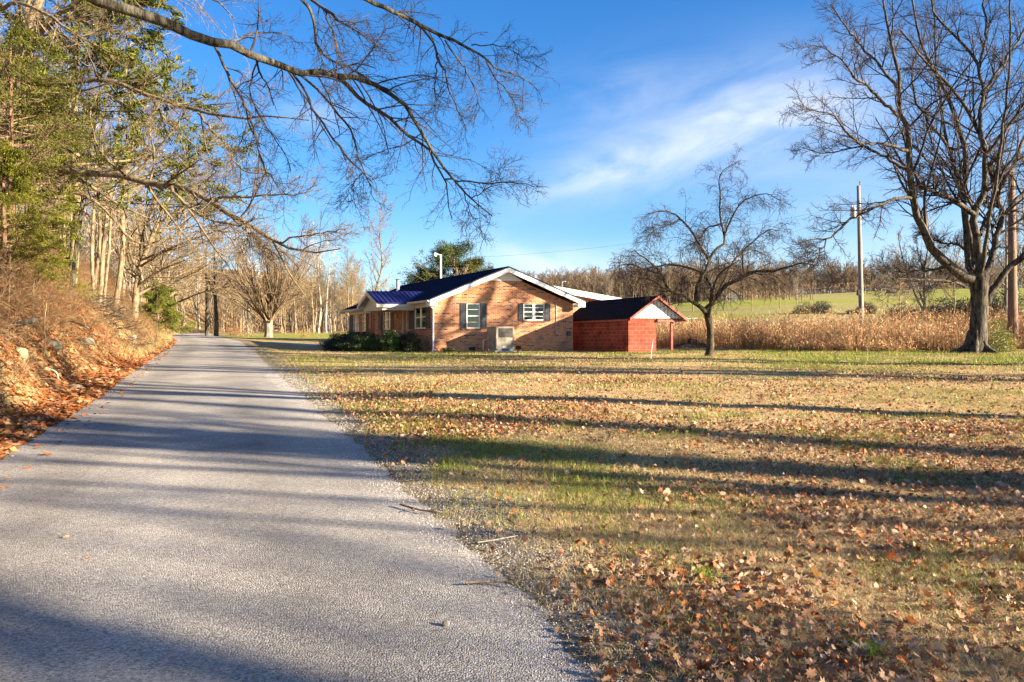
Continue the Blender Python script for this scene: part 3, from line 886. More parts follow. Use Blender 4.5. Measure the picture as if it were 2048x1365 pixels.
# ================================================================= shed
S0 = np.array([(1257 - CX) / F * 40, 40.0, 0.0]); S_ = Frame(S0, G, D)
shed = thing('red_shed', 'red painted block shed with black roof and open porch on one post', 'shed', (S0[0], S0[1], 1.0))
SW, SL = 1.545, S_.v_px(1138); SE, SA = 2.93, 4.12; SV1 = S_.v_px(1127, -.15); ur0, ur1 = -.15, 3.02; uap = (ur0 + ur1) / 2
sw = MB()
S_.panel(sw, 'u', 0, 0, SW, .6, SE, [], .1); S_.panel(sw, 'v', 0, 0, SL, .6, SE, [], .1)
S_.panel(sw, 'v', SW, 0, SL, .6, SE, [], .1); S_.panel(sw, 'u', SL, 0, SW, .6, SE, [], .1)
sw.build('wall', M_block, shed, smooth_sh=False)
M_shing = mat_noise('black_shingles', (.012, .008, .009), (.035, .022, .022), 20, .95, .5, stretch=(1, 1, 1), dist=.02, spec=.08)
sr = MB(); ssl = (SA - SE) / (uap - ur0)
for e in (ur0, ur1):
    S_.prism(sr, [(e, SE), (uap, SA), (uap, SA - .07), (e, SE - .07)], -.32, SV1)
    n = 9
    for k in range(n):                                 # courses of shingles stand a little proud
        t0, t1 = k / n, (k + .92) / n
        u0, u1 = e + (uap - e) * t0, e + (uap - e) * t1
        z0, z1 = SE + (SA - SE) * t0, SE + (SA - SE) * t1
        S_.prism(sr, [(u0, z0 + .003), (u1, z1 + .003), (u1, z1 + .006), (u0, z0 + .022)], -.33, SV1 + .01)
sr.build('roof', M_shing, shed, smooth_sh=False)
M_redw = mat_noise('red_painted_wood', (.30, .06, .045), (.42, .13, .10), 8, .6, .2)
st = MB()
for e in (ur0, ur1):
    S_.prism(st, [(e, SE - .015), (uap, SA - .015), (uap, SA - .16), (e, SE - .16)], -.375, -.335)
    S_.box(st, e - .01, e + .03, -.33, SV1, SE - .17, SE - .075)
S_.box(st, SW + .02, ur1 - .15, -.1, 0.0, SE - .2, SE - .08)
st.build('rafter_trim', M_redw, shed, smooth_sh=False)
sg = MB()
bw = .2; u = ur0 + .1
while u < ur1 - .1:
    u1 = min(u + bw - .032, ur1 - .1)
    def zt(x): return SA - abs(x - uap) * ssl - .09
    pts = [(u, SE - .02), (u1, SE - .02), (u1, max(zt(u1), SE - .01)), (u, max(zt(u), SE - .01))]
    if u < uap < u1: pts.insert(3, (uap, zt(uap)))
    S_.prism(sg, pts, -.10, -.075)
    u += bw
sg.build('gable_boards', M_white, shed, smooth_sh=False)
sgb = MB(); S_.prism(sgb, [(ur0 + .14, SE - .01), (ur1 - .14, SE - .01), (uap, SA - .13)], -.06, -.04); sgb.build('gable_gap_shade', M_trim, shed, smooth_sh=False)  # dark sheet added so the gaps between the boards look shaded
for v in (.05, SL - .1):
    sp = MB(); up = S_.u_px(1343, .05); S_.box(sp, up - .05, up + .05, v - .05, v + .05, .6, SE - .09); sp.build('post', M_redw, shed, smooth_sh=False)
sc = MB(); S_.box(sc, SW, ur1 - .1, .1, SL, SE - .10, SE - .085); sc.build('porch_ceiling', M_redw, shed, smooth_sh=False)

# ================================================================= air conditioner
A0 = np.array([(992.5 - CX) / F * 40.9, 40.9, 0.0]); A_ = Frame(A0, G, D)
ac = thing('air_conditioner', 'tan rusty package air conditioner standing on a pad against the brick gable', 'air conditioner', (A0[0], A0[1], 1.1))
M_ac = mat_noise('stained_tan_metal', (.20, .155, .10), (.42, .37, .28), 3.2, .6, .05, mid=(.3, .6))
zb, zt_ = 1.24, 2.44; AW, AL = 1.0, 1.06
m = MB(); A_.box(m, 0, AW, 0, AL, zb, zt_); A_.box(m, -.02, AW + .02, -.02, AL + .02, zt_ + .002, zt_ + .035); A_.box(m, .0, AW, -.012, -.002, 1.83, 1.86)
A_.box(m, .02, .10, -.008, -.002, zb + .02, 1.82); A_.box(m, AW - .10, AW - .02, -.008, -.002, zb + .02, 1.82)
m.build('cabinet', M_ac, ac, smooth_sh=False)
m = MB(); A_.box(m, .14, AW - .07, -.010, -.003, 1.9, 2.4)
for u in np.arange(.155, AW - .09, .028): A_.box(m, u, u + .012, -.03, -.011, 1.9, 2.4)
for z in (1.9, 2.06, 2.23, 2.39): A_.box(m, .14, AW - .07, -.034, -.0305, z, z + .014)
m.build('grille', mat_flat('grille_grey', (.15, .14, .12), .6, .3), ac, smooth_sh=False)
m = MB(); A_.box(m, .36, .56, -.008, -.003, 1.3, 1.42); m.build('data_plate', M_white, ac, smooth_sh=False)
m = MB(); A_.box(m, .80, .88, -.014, -.0085, 1.76, 1.83); m.build('rating_label', M_white, ac, smooth_sh=False)
m = MB(); A_.box(m, -.10, AW + .08, -.1, AL + .1, .9, 1.17); A_.box(m, .1, .3, -.03, AL, 1.172, 1.238); A_.box(m, .7, .9, -.03, AL, 1.172, 1.238)
m.build('pad', mat_flat('pale_concrete', (.55, .53, .48), .9, .1, 0, .3, 30), ac, smooth_sh=False)
m = MB(); tube1(m, [A_.p(-.1, .95, 1.12), A_.p(-.32, .8, 1.12), A_.p(-.34, .8, 1.25), A_.p(-.34, .8, 1.72), A_.p(-.3, .8, 1.78), A_.p(-.01, .8, 1.78)], .035, 8); m.build('pipe', M_cream, ac)
# ================================================================= bark
def bark(name, ca, cb, scale=9, rnd=.0, bump=.6, lichen=None):
    return mat_noise(name, ca, cb, scale=scale, rough=.9, bump=bump, bscale=scale * 2.5, stretch=(1, 1, .25), spec=.15, dist=.03, rnd=rnd, mid=(.36, .64))


B_dark = bark('dark_grey_bark', (.022, .017, .013), (.12, .098, .072), 11, bump=1.0)
B_twig = bark('dark_twig_bark', (.028, .020, .018), (.075, .055, .045), 8)
B_limb = bark('lichen_bark', (.016, .012, .009), (.105, .095, .068), 16, bump=1.0)
B_otwig = bark('dark_bough_twig', (.03, .022, .018), (.10, .078, .058), 9)
B_tan = bark('tan_bark', (.09, .064, .038), (.29, .215, .122), 9, .28)  # pale tan bark tone, varied at random per object
B_grey = bark('grey_bark', (.10, .08, .06), (.29, .24, .175), 8, .28)
B_pale = bark('pale_sycamore_bark', (.26, .22, .17), (.60, .54, .45), 3, .1)
B_brown = bark('brown_twig_bark', (.10, .07, .045), (.24, .17, .10), 8, .2)
B_apple = bark('orchard_bark', (.022, .017, .012), (.105, .082, .05), 13, bump=1.0)
B_red = bark('cedar_bark', (.09, .05, .03), (.24, .15, .09), 10)


def poly(pts, Y, ws, N=16, rng=None, noise=0.0):
    """limb traced on the photo: pts (px,py), Y one depth or one per point, ws widths in photo pixels"""
    n = len(pts)
    Y = np.interp(np.arange(n), np.linspace(0, n - 1, len(np.atleast_1d(Y))), np.atleast_1d(Y))
    W = np.interp(np.arange(n), np.linspace(0, n - 1, len(np.atleast_1d(ws))), np.atleast_1d(ws))
    P = np.array([np.r_[at(x, y, d), w * d / F / 2] for (x, y), d, w in zip(pts, Y, W)])
    S = spline(P, N, rng, noise)
    return S[None, :, :3], np.maximum(S[None, :, 3], .002)


def emit(name, mat, parent, groups, colour=None):
    mb = MB()
    for P, R, sd in groups: add_tubes(mb, P, R, sd)
    return mb.build(name, mat, parent)


# ================================================================= the big tree at the right
rng = np.random.default_rng(11)
TB = at(1951, 707, 32.0)
TB[2] = h1(TB[0], TB[1])
big = thing('bare_tree', 'huge bare tree with many thick limbs rising from one trunk at the lawn edge', 'tree', TB)
Yb = 32.0
tr_pts = [(1950, 716), (1950, 707), (1953, 690), (1957, 660), (1959, 620), (1959, 585), (1958, 556), (1957, 540)]
tp, trd = poly(tr_pts, Yb, [58, 50, 40, 32, 31, 33, 38, 28], 22, rng, .012)
tmb = MB(); add_tubes(tmb, tp, trd, 16)
for a in np.linspace(0, 2 * np.pi, 7)[:-1]:           # root flare
    o = TB + np.array([math.cos(a), math.sin(a), 0]) * .42; e = TB + np.array([math.cos(a), math.sin(a), 0]) * rng.uniform(.9, 1.25)
    e[2] = h1(e[0], e[1]) - .06
    q = spline([TB + (o - TB) * .35 + [0, 0, .95], o + [0, 0, .30], e], 7); add_tubes(tmb, q[None], np.linspace(.16, .09, 7)[None], 7)
tmb.build('trunk', B_dark, big)
fork = (1958, 560)
limbs = [
    ([fork, (1929, 555), (1893, 529), (1864, 497), (1846, 458), (1832, 419), (1822, 371), (1818, 317), (1818, 267), (1806, 243), (1797, 211), (1799, 158), (1781, 91), (1771, 28), (1760, -40)], [32, 31, 29.5, 29], [22, 18, 13, 11, 8.5, 6, 3]),
    ([fork, (1941, 545), (1932, 480), (1929, 396), (1931, 352), (1930, 292), (1919, 260), (1904, 215), (1883, 169), (1855, 127), (1841, 84), (1826, 10), (1820, -50)], [32, 33, 34, 34.5], [13, 11, 10.5, 9, 7, 5, 3]),
    ([fork, (1960, 538), (1953, 477), (1948, 429), (1958, 406), (1972, 371), (1972, 345), (1968, 299), (1954, 260), (1936, 225), (1915, 190), (1869, 141), (1840, 108), (1800, 60)], [32, 31.5, 31, 30], [18, 14, 12, 10, 7, 5, 3]),
    ([(1948, 429), (1916, 406), (1880, 390), (1851, 377), (1835, 360), (1826, 345)], [31.6, 31, 30.5], [11, 8, 5]),
    ([(1968, 299), (1961, 260), (1961, 218), (1968, 179), (1954, 127), (1926, 84), (1890, 53), (1869, 21), (1850, -30)], [30.6, 31.5, 32.5], [9, 7, 5, 3]),
    ([fork, (1972, 545), (1987, 500), (2003, 435), (1996, 400), (1987, 364), (1980, 342), (1968, 317)], [32, 32.5, 32], [15, 11, 9, 7]),
    ([(2003, 435), (2029, 406), (2048, 387), (2090, 340), (2140, 270), (2180, 180)], [32.3, 33, 34], [10, 8, 4]),
    ([(1974, 605), (1977, 592), (1990, 574), (2012, 545), (2048, 510), (2100, 462), (2160, 380), (2210, 280)], [32, 31.5, 31], [17, 13, 11, 8, 4]),
    ([(1822, 397), (1803, 395), (1771, 406), (1742, 419), (1716, 432), (1697, 442), (1674, 464), (1655, 477), (1630, 480), (1606, 484)], [30, 29, 28.5], [7, 5.5, 4.5, 2]),
    ([(1655, 477), (1642, 500), (1622, 516), (1612, 530)], [28.6, 28], [3, 1.5]),
    ([(1815, 302), (1785, 293), (1753, 288), (1718, 287), (1690, 260), (1665, 232), (1623, 218), (1584, 204)], [29.3, 28, 27], [7, 5, 3.5, 1.5]),
    ([(1813, 338), (1781, 320), (1753, 306), (1729, 292), (1693, 299), (1648, 306), (1605, 295)], [29.2, 30, 30.5], [7, 5, 3, 1.5]),
    ([(1795, 232), (1767, 208), (1746, 183), (1718, 162), (1700, 141), (1676, 113), (1641, 95), (1616, 91)], [29, 28, 27.5], [7, 5, 3.5, 1.5]),
    ([(1792, 176), (1767, 141), (1743, 116), (1711, 77), (1683, 42), (1660, 10)], [29, 30, 30.5], [6, 4.5, 2]),
    ([(1975, 306), (2006, 267), (2035, 229), (2048, 207), (2090, 160), (2130, 90)], [30.6, 30, 29], [8, 6, 3]),
    ([(1964, 190), (1978, 169), (2006, 127), (2028, 91), (2060, 40), (2090, -30)], [30.8, 31, 31], [7, 5, 3]),
    ([(1989, 352), (2015, 330), (2048, 306), (2100, 260), (2160, 210)], [32, 33, 34], [7, 5, 3]),
    ([(1957, 141), (1971, 70), (1968, 0), (1975, -70)], [31.5, 32, 32], [6, 4, 2]),
    ([(1930, 292), (1905, 300), (1880, 272), (1855, 240), (1830, 190), (1826, 130), (1850, 70)], [34, 35, 36], [7, 5, 3]),
    ([(1932, 352), (1905, 335), (1880, 330), (1850, 318), (1830, 290)], [34, 33, 32], [7, 4, 2]),
    ([(1900, 530), (1870, 540), (1840, 542), (1800, 545), (1765, 530)], [31, 33, 34], [6, 4, 1.5]),
    ([(1940, 510), (1915, 490), (1880, 485), (1850, 470)], [32.6, 33, 34], [6, 4, 2]),
    ([(1930, 575), (1905, 565), (1880, 560), (1830, 558), (1760, 552)], [31.7, 30.5, 29.5], [6, 4, 1.5]),
    # toward and away from the camera
    ([fork, (1966, 520), (1980, 440), (1996, 330), (2010, 220), (2020, 100), (2022, -20)], [32, 29.5, 27], [9, 7, 5, 3]),
    ([fork, (1950, 530), (1938, 450), (1912, 360), (1890, 260), (1874, 150), (1868, 40), (1866, -40)], [32, 34.5, 37], [10, 8, 5, 3]),
    ([(1960, 470), (1990, 400), (2030, 320), (2075, 200), (2095, 80)], [32, 35, 37], [10, 7, 3]),
]
lg = [poly(p, y, w, 20, rng, .03) for p, y, w in limbs]
for P, R in lg[:8]:
    emit('limb', B_dark, big, [(P, R, 10)])
LP = np.concatenate([a for a, b in lg]); LR = np.concatenate([b for a, b in lg])
l2 = kids(LP, LR, 16, .18, 1.0, 25, 60, .34, .48, 9, .10, .035, rng, minr=.012, lmin=.7)
l3 = kids(*l2, 9, .12, 1.0, 25, 60, .48, .6, 7, .14, .02, rng, minr=.0075, lmin=.4)
l4 = kids(*l3, 7, .1, 1.0, 25, 65, .55, .65, 5, .16, .02, rng, minr=.0052, lmin=.18)
for P, R in lg[8:]: emit('limb', B_dark, big, [(P, R, 7)])
emit('crown', B_twig, big, [(*l2, 5), (*l3, 4), (*l4, 3)])

# ================================================================= the small orchard tree
rng = np.random.default_rng(5)
AB = at(1418, 712, 29.0); AB[2] = h1(AB[0], AB[1])
app = thing('small_bare_tree', 'small spreading bare tree with arching drooping twigs beside the red shed', 'tree', AB)
tp, trd = poly([(1418, 720), (1418, 712), (1421, 690), (1421, 660), (1417, 636), (1413, 622)], 29.0, [23, 18, 15, 14.5, 16, 13], 14, rng, .008)
emit('trunk', B_apple, app, [(tp, trd, 12)])
al = [
    ([(1414, 630), (1404, 617), (1390, 606), (1365, 589), (1337, 581), (1326, 553), (1307, 531), (1268, 500)], [29, 28.5, 28], [13, 9, 7, 3]),
    ([(1337, 581), (1304, 561), (1271, 553), (1245, 552)], [28.2, 28, 28], [5, 3, 1.5]),
    ([(1322, 548), (1290, 540), (1254, 528), (1235, 535)], [28, 29, 29.5], [4, 3, 1.5]),
    ([(1408, 620), (1390, 603), (1399, 567), (1413, 542), (1418, 522), (1399, 492), (1390, 472), (1362, 439), (1335, 422), (1296, 428)], [29, 29.5, 30], [12, 8, 6, 2.5]),
    ([(1418, 522), (1429, 500), (1449, 485), (1443, 447), (1438, 418), (1440, 392), (1438, 366), (1440, 350), (1455, 334), (1474, 326)], [29.5, 29.5, 29.5], [7, 5, 3, 1.2]),
    ([(1448, 478), (1460, 444), (1477, 414), (1502, 394), (1535, 389), (1563, 402)], [29.5, 29, 28.5], [5, 3.5, 1.5]),
    ([(1443, 447), (1413, 458), (1399, 478), (1380, 490)], [29.4, 30, 31], [4, 3, 2]),
    ([(1417, 630), (1424, 586), (1415, 562), (1396, 542), (1365, 533), (1325, 530), (1290, 540)], [29, 30, 31], [9, 6, 2.5]),
    ([(1410, 620), (1435, 595), (1449, 572), (1479, 561), (1493, 547), (1518, 542), (1549, 543), (1574, 535), (1605, 527), (1636, 532)], [29, 28.3, 27.5], [12, 9, 6, 2.5]),
    ([(1490, 549), (1485, 525), (1488, 500), (1504, 486), (1535, 461), (1560, 462)], [28, 28, 28], [6, 4, 1.5]),
    ([(1418, 640), (1424, 600), (1432, 560), (1450, 540), (1480, 520)], [29, 27.5, 26.5], [9, 6, 2]),
    ([(1416, 622), (1440, 580), (1470, 520), (1500, 500), (1530, 510)], [29, 31, 32.5], [9, 6, 2]),
    ([(1362, 439), (1340, 450), (1310, 460), (1290, 480)], [30, 29, 28], [4, 3, 1]),
]
ag = [poly(p, y, np.array(w) * .8, 16, rng, .015) for p, y, w in al]
LP = np.concatenate([a for a, b in ag]); LR = np.concatenate([b for a, b in ag])
l2 = kids(LP, LR, 21, .2, 1.0, 30, 75, .35, .30, 10, .10, .02, rng, minr=.0062, lmin=.6, curl=.020)
l3 = kids(*l2, 8, .12, 1.0, 30, 70, .55, .6, 7, .12, .01, rng, minr=.0056, lmin=.35, curl=.030)
l4 = kids(*l3, 4, .1, 1.0, 25, 70, .5, .7, 5, .15, -.02, rng, minr=.0047, lmin=.18, curl=.03)
for P, R in ag: emit('limb', B_apple, app, [(P, R, 8)])
emit('crown', B_twig, app, [(*l2, 5), (*l3, 4), (*l4, 3)])

# ================================================================= tree on the bank whose boughs hang over the road
rng = np.random.default_rng(21)
ob = np.array([-9.6, 8.2, 0.0]); ob[2] = h1(ob[0], ob[1])
over = thing('overhanging_tree', 'tree outside the left edge whose dark lichened boughs hang across the sky over the road', 'tree', ob)
tr_ = spline([ob - [0, 0, .3], ob + [.1, .0, 1.5], ob + [.25, .1, 4.5], ob + [.1, .2, 8], ob + [.5, .3, 12], ob + [1.2, .2, 16]], 24, rng, .02)
emit('trunk', B_limb, over, [(tr_[None], np.linspace(.42, .14, 24)[None], 14)])


def with_root(root, pts, Y, ws, N=26):
    P, R = poly(pts, Y, np.array(ws) * .88, N, rng, .008)
    n = 6
    pre = spline([root, root * .45 + P[0, 0] * .55 + np.array([0, 0, .35]), P[0, 0]], n + 1)[:-1]
    return np.concatenate([pre[None], P], 1), np.concatenate([np.linspace(R[0, 0] * 1.5, R[0, 0], n)[None], R], 1)


def on_trunk(z): k = np.argmin(np.abs(tr_[:, 2] - z)); return tr_[k].copy()


main = [
    with_root(on_trunk(5.2), [(150, -22), (190, 0), (235, 12), (293, 32), (337, 50), (381, 70), (425, 85), (454, 88), (484, 103), (520, 117), (546, 123), (595, 146), (641, 144), (676, 151), (718, 157), (753, 172), (799, 200), (824, 232), (845, 267), (866, 306), (887, 334), (922, 373), (943, 397), (985, 433)], [8.4, 9, 10, 10.6, 11], [26, 25, 22, 19, 16, 14, 12, 9, 7, 5, 2]),
    with_root(on_trunk(9.0), [(640, -60), (690, -25), (736, 0), (781, 21), (831, 46), (880, 70), (922, 88), (968, 116), (992, 137), (1028, 148), (1070, 169)], [9, 10, 10.5], [13, 11, 9, 6, 4, 1.5]),
    with_root(on_trunk(8.2), [(560, -55), (605, 0), (623, 21), (630, 60), (637, 95), (665, 123), (697, 135), (746, 165), (790, 185)], [9.5, 10, 10.6], [9, 7, 6, 4, 2]),
    with_root(on_trunk(8.6), [(590, -40), (623, 0), (658, 25), (683, 46), (718, 67), (750, 93)], [9.2, 9.6, 9.8], [8, 6.5, 5, 2]),
]
sub = [
    ([(676, 155), (711, 190), (746, 218), (781, 239), (817, 271), (859, 302), (869, 330), (890, 359), (894, 397), (904, 440)], [10.5, 10.7, 11], [10, 8, 6, 4, 1.5]),
    ([(584, 144), (605, 172), (623, 211), (648, 257), (669, 281), (697, 313), (725, 345), (746, 366)], [10.2, 9.8, 9.5], [6, 5, 4, 1.8]),
    ([(725, 345), (707, 370), (703, 402)], [9.5, 9.4], [2.5, 1.5]),
    ([(602, 151), (634, 179), (662, 211), (704, 264), (711, 299), (729, 341), (743, 387), (752, 405)], [10.3, 10.8, 11.2], [6, 5, 3.5, 1.5]),
    ([(890, 359), (957, 366), (1020, 366), (1077, 373)], [11, 10.6, 10.2], [4, 3, 1.2]),
    ([(428, 88), (446, 126), (466, 170), (487, 202), (498, 240), (519, 293)], [10, 9.6, 9.3], [7, 6, 4.5, 3]),
    ([(487, 202), (507, 253), (517, 300), (533, 342), (554, 371), (570, 404)], [9.5, 9.2, 9], [4.5, 3.5, 1.5]),
    ([(834, 49), (866, 81), (876, 116), (890, 148), (904, 197), (922, 232), (933, 262)], [10.2, 10.6, 11], [6, 4, 1.5]),
    ([(876, 116), (869, 169), (871, 246)], [10.4, 10, 9.8], [4, 2.5, 1.2]),
    ([(890, 81), (915, 116), (936, 151), (954, 193), (958, 225)], [10.3, 10.6, 11], [4, 3, 1.2]),
    ([(972, 120), (985, 151), (1020, 190), (1042, 239)], [10.4, 10.4, 10.4], [3.5, 2.5, 1.2]),
    ([(943, 91), (989, 91), (1024, 102), (1052, 123)], [10.3, 10, 9.6], [3, 2, 1]),
    ([(648, 18), (655, 40), (669, 70), (672, 106), (672, 141), (675, 190)], [9.5, 9.4, 9.4], [4, 3, 1.5]),
    ([(707, 144), (725, 127), (746, 98), (767, 67), (795, 42), (815, 10)], [10.6, 11, 11.5], [4, 3, 1.5]),
    ([(498, 240), (480, 290), (455, 330), (430, 345)], [9.4, 9, 8.6], [3, 2, 1.2]),
    ([(520, 118), (500, 160), (506, 210), (540, 262), (575, 318), (582, 345)], [10.1, 10.6, 11], [4, 3, 1.5]),
    ([(454, 90), (500, 70), (560, 65), (600, 90)], [10, 10.8, 11.4], [4, 3, 1.5]),
    ([(845, 267), (810, 290), (770, 300), (730, 320)], [10.9, 11.5, 12], [3, 2, 1.2]),
    ([(943, 397), (970, 380), (1000, 350), (1010, 330)], [11, 11, 11.3], [2.5, 1.8, 1]),
    ([(922, 373), (935, 410), (948, 440), (955, 470)], [11, 10.7, 10.5], [2.5, 1.8, 1]),
]
for P, R in main: emit('bough', B_limb, over, [(P, R, 10)])
sg_ = [poly(p, y, np.array(w) * .88, 16, rng, .010) for p, y, w in sub]
mP = np.concatenate([a[:, ::1][:, 6:] if a.shape[1] > 26 else a for a, b in main]); mR = np.concatenate([b[:, 6:] if b.shape[1] > 26 else b for a, b in main])
k1 = kids(mP, mR, 24, .3, 1.0, 25, 70, .20, .36, 9, .10, -.02, rng, minr=.0045, lmin=.5, curl=.012)
SPc = np.concatenate([a for a, b in sg_]); SRc = np.concatenate([b for a, b in sg_])
k2 = kids(SPc, SRc, 15, .2, 1.0, 25, 65, .34, .5, 8, .10, -.02, rng, minr=.004, lmin=.3, curl=.012)
k3 = [kids(*k, 6, .15, 1.0, 25, 65, .42, .65, 6, .12, .0, rng, minr=.0026, lmin=.15) for k in (k1, k2)]
k4 = [kids(*k, 3, .2, 1.0, 25, 65, .45, .7, 4, .12, .0, rng, minr=.0021, lmin=.08) for k in k3]
emit('crown', B_otwig, over, [(P, R, 8) for P, R in sg_] + [(*k1, 5), (*k2, 5)] + [(*k, 3) for k in k3] + [(*k, 3) for k in k4])

# ================================================================= woodland trees: prototypes, then copies
def wood_tree(seed, h, r, lean=(0, 0), first=.3, spread=.34, n1=18, n2=9, n3=6, up=.06, bias=(0, 0, 0), wig=.05, ang=(35, 65), twig=.009, fork_=False):
    rg = np.random.default_rng(seed)
    ends = np.array([lean[0], lean[1], h])
    q = [np.zeros(3) - [0, 0, .5]] + [ends * t * np.array([t, t, 1]) + np.r_[rg.normal(0, h * .012, 2), 0] for t in (.03, .25, .5, .75, 1)]
    T = spline(q, 26, rg, r * .06)[None]
    R = (r * np.interp(np.linspace(0, 1, 26), [0, .04, .12, .6, 1], [1.35, 1.1, .95, .5, .08]))[None]
    k1 = kids(T, R, n1, first, .98, ang[0], ang[1], spread, .5, 11, wig, up, rg, minr=twig * 2.2, bias=bias, lmin=.8)
    if fork_:
        kf = kids(T, R, 4, first * .5, .6, 18, 35, .62, .75, 14, wig, up, rg, minr=twig * 3, bias=bias)
        kk = kids(*kf, n1 // 2, .25, 1, 30, 60, .36, .5, 10, wig, up, rg, minr=twig * 2, bias=bias)
        k2 = [kids(*k1, n2, .15, 1, 28, 65, .45, .55, 7, wig * 1.6, up * .8, rg, minr=twig * 1.3, bias=bias), kids(*kk, n2, .15, 1, 28, 65, .5, .55, 7, wig * 1.6, up, rg, minr=twig * 1.3, bias=bias)]
        first_ = [(*k1, 5), (*kf, 8), (*kk, 5)]
    else:
        k2 = [kids(*k1, n2, .15, 1, 28, 65, .45, .55, 7, wig * 1.6, up * .8, rg, minr=twig * 1.3, bias=bias)]
        first_ = [(*k1, 6)]
    k3 = [kids(*k, n3, .1, 1, 25, 65, .5, .6, 5, wig * 2, up * .6, rg, minr=twig, lmin=.2) for k in k2]
    return [(T, R, 12)], first_ + [(*k, 4) for k in k2] + [(*k, 3) for k in k3]


def plant(name, label, cat, loc, bark_, tree, group=None, rz=0.0):
    """build a prototype tree standing at loc"""
    root = thing(name, label, cat, (0, 0, 0), group)
    emit('trunk', bark_, root, tree[0]); emit('crown', bark_, root, tree[1])
    root.location = [float(a) for a in loc]; root.rotation_euler = (0, 0, rz)
    return root


def spot(px, Y): x = (px - CX) / F * Y; return np.array([x, Y, h1(x, Y)])


# --- single trees on the left bank
rng = np.random.default_rng(31)
# thick pale trunk with a dark vine-shaded side (px 150)
P0 = spot(150, 34)
t = wood_tree(41, 17, .24, lean=(.2, .3), first=.45, n1=16, up=.05, bias=(.03, 0, 0))
plant('pale_trunk_tree', 'straight pale trunk standing alone above the cut bank behind the leafy cedar', 'tree', P0, B_tan, t)
# clump of slim multi-stem trees (px 190-215)
for k, (px, ln, hh, rr) in enumerate(((186, (-.6, .2), 14, .085), (192, (.9, 0), 15, .095), (205, (1.6, .3), 15, .12), (209, (2.8, -.3), 13, .08))):
    P0 = spot(px, 38 + k * .5)
    t = wood_tree(50 + k, hh, rr, lean=ln, first=.3, n1=16, n2=7, up=.05, bias=(.03, 0, 0))
    plant('slim_tree', ['leftmost slim pale stem of the clump right of the straight trunk', 'second slim stem of the clump leaning a little to the road', 'thickest slim stem of the clump above the brush heap', 'slim stem of the clump leaning furthest toward the road'][k], 'tree', P0, B_tan, t, 'slim stems in one clump on the bank')
P0 = spot(238, 46); t = wood_tree(61, 16, .17, lean=(2.2, 0), first=.35, n1=18, up=.04, bias=(.05, 0, 0)); plant('leaning_tree', 'tall pale tree leaning right between the slim clump and the arching trees', 'tree', P0, B_tan, t)
# big lit tree with limbs traced over the road (px ~60)
rng = np.random.default_rng(77)
q0 = spot(-30, 27.0)
arch = thing('arching_tree', 'big tan tree behind the cedars whose long sunlit limbs arch over the road', 'tree', q0)
Ya = 27.0
T1, R1 = poly([(-34, 640), (-30, 560), (-12, 420), (2, 300), (9, 176), (20, 132), (48, 80), (73, 15), (88, -30), (120, -120), (150, -220)], Ya, [34, 30, 27, 24, 22, 20, 18, 16, 12, 6], 26, rng, .02)
emit('trunk', B_tan, arch, [(T1, R1, 12)])
at_l = [
    ([(2, 300), (60, 318), (150, 345), (250, 352), (325, 373), (349, 371), (385, 387), (425, 404), (454, 424), (488, 443), (533, 472), (565, 490), (597, 503), (649, 505), (680, 498)], [27, 25, 23, 22], [15, 13, 12, 10, 8, 5, 2]),
    ([(430, 403), (449, 394), (504, 395), (544, 389), (597, 389), (633, 371)], [23, 22.5, 22], [6, 4, 2]),
    ([(343, 374), (362, 400), (380, 416), (422, 441), (486, 449), (509, 435)], [23.6, 23, 22.5], [7, 5, 3]),
    ([(557, 486), (597, 474), (649, 466), (695, 458)], [22.4, 22, 21.5], [4, 3, 1.5]),
    ([(488, 443), (495, 470), (499, 493)], [22.8, 22.5], [4, 2]), ([(490, 445), (515, 480), (533, 509)], [22.8, 22.5], [4, 2]),
    ([(15, 150), (90, 170), (200, 160), (280, 185), (346, 208), (385, 218), (438, 232), (504, 237), (544, 233), (618, 241)], [27, 25.5, 24, 23], [11, 9, 7, 5, 2]),
    ([(396, 226), (422, 258), (449, 287), (465, 316), (491, 342), (530, 348)], [24, 23.5, 23], [5, 4, 1.5]),
    ([(50, 114), (70, 85), (103, 50), (147, 38), (199, 56), (240, 62)], [27, 26, 25], [8, 6, 2]),
    ([(0, 20), (29, 6), (59, 12), (100, 32), (160, 75), (230, 110)], [26, 25, 24], [8, 6, 3]),
    ([(32, 205), (38, 117), (50, 35), (60, -20)], [28, 28, 28], [10, 8, 6]),
    ([(-12, 420), (60, 395), (140, 385), (186, 400), (230, 440), (262, 478), (290, 490), (330, 495)], [27, 28, 29], [9, 8, 6, 2]),
    ([(40, 90), (130, 20), (240, -30), (330, -30), (420, -5), (470, 40)], [27, 25, 23], [9, 6, 2]),
    ([(300, 362), (310, 310), (300, 250), (330, 190)], [24, 24, 24], [5, 3, 1.5]),
    ([(250, 352), (200, 300), (180, 230), (200, 180)], [25, 26, 26], [5, 3, 1.5]),
]
ag = [poly(p, y, w, 18, rng, .02) for p, y, w in at_l]
LP = np.concatenate([a for a, b in ag]); LR = np.concatenate([b for a, b in ag])
l2 = kids(LP, LR, 15, .15, 1.0, 25, 65, .30, .5, 9, .09, .02, rng, minr=.009, lmin=.7, bias=(.02, 0, 0))
l3 = kids(*l2, 8, .12, 1.0, 25, 60, .5, .6, 7, .11, .03, rng, minr=.006, lmin=.3)
l4 = kids(*l3, 4, .12, 1.0, 25, 60, .5, .65, 4, .12, .03, rng, minr=.0045, lmin=.2)
for P, R in ag[:3]: emit('limb', B_tan, arch, [(P, R, 9)])
emit('crown', B_tan, arch, [(P, R, 7) for P, R in ag[3:]] + [(*l2, 5), (*l3, 3), (*l4, 3)])

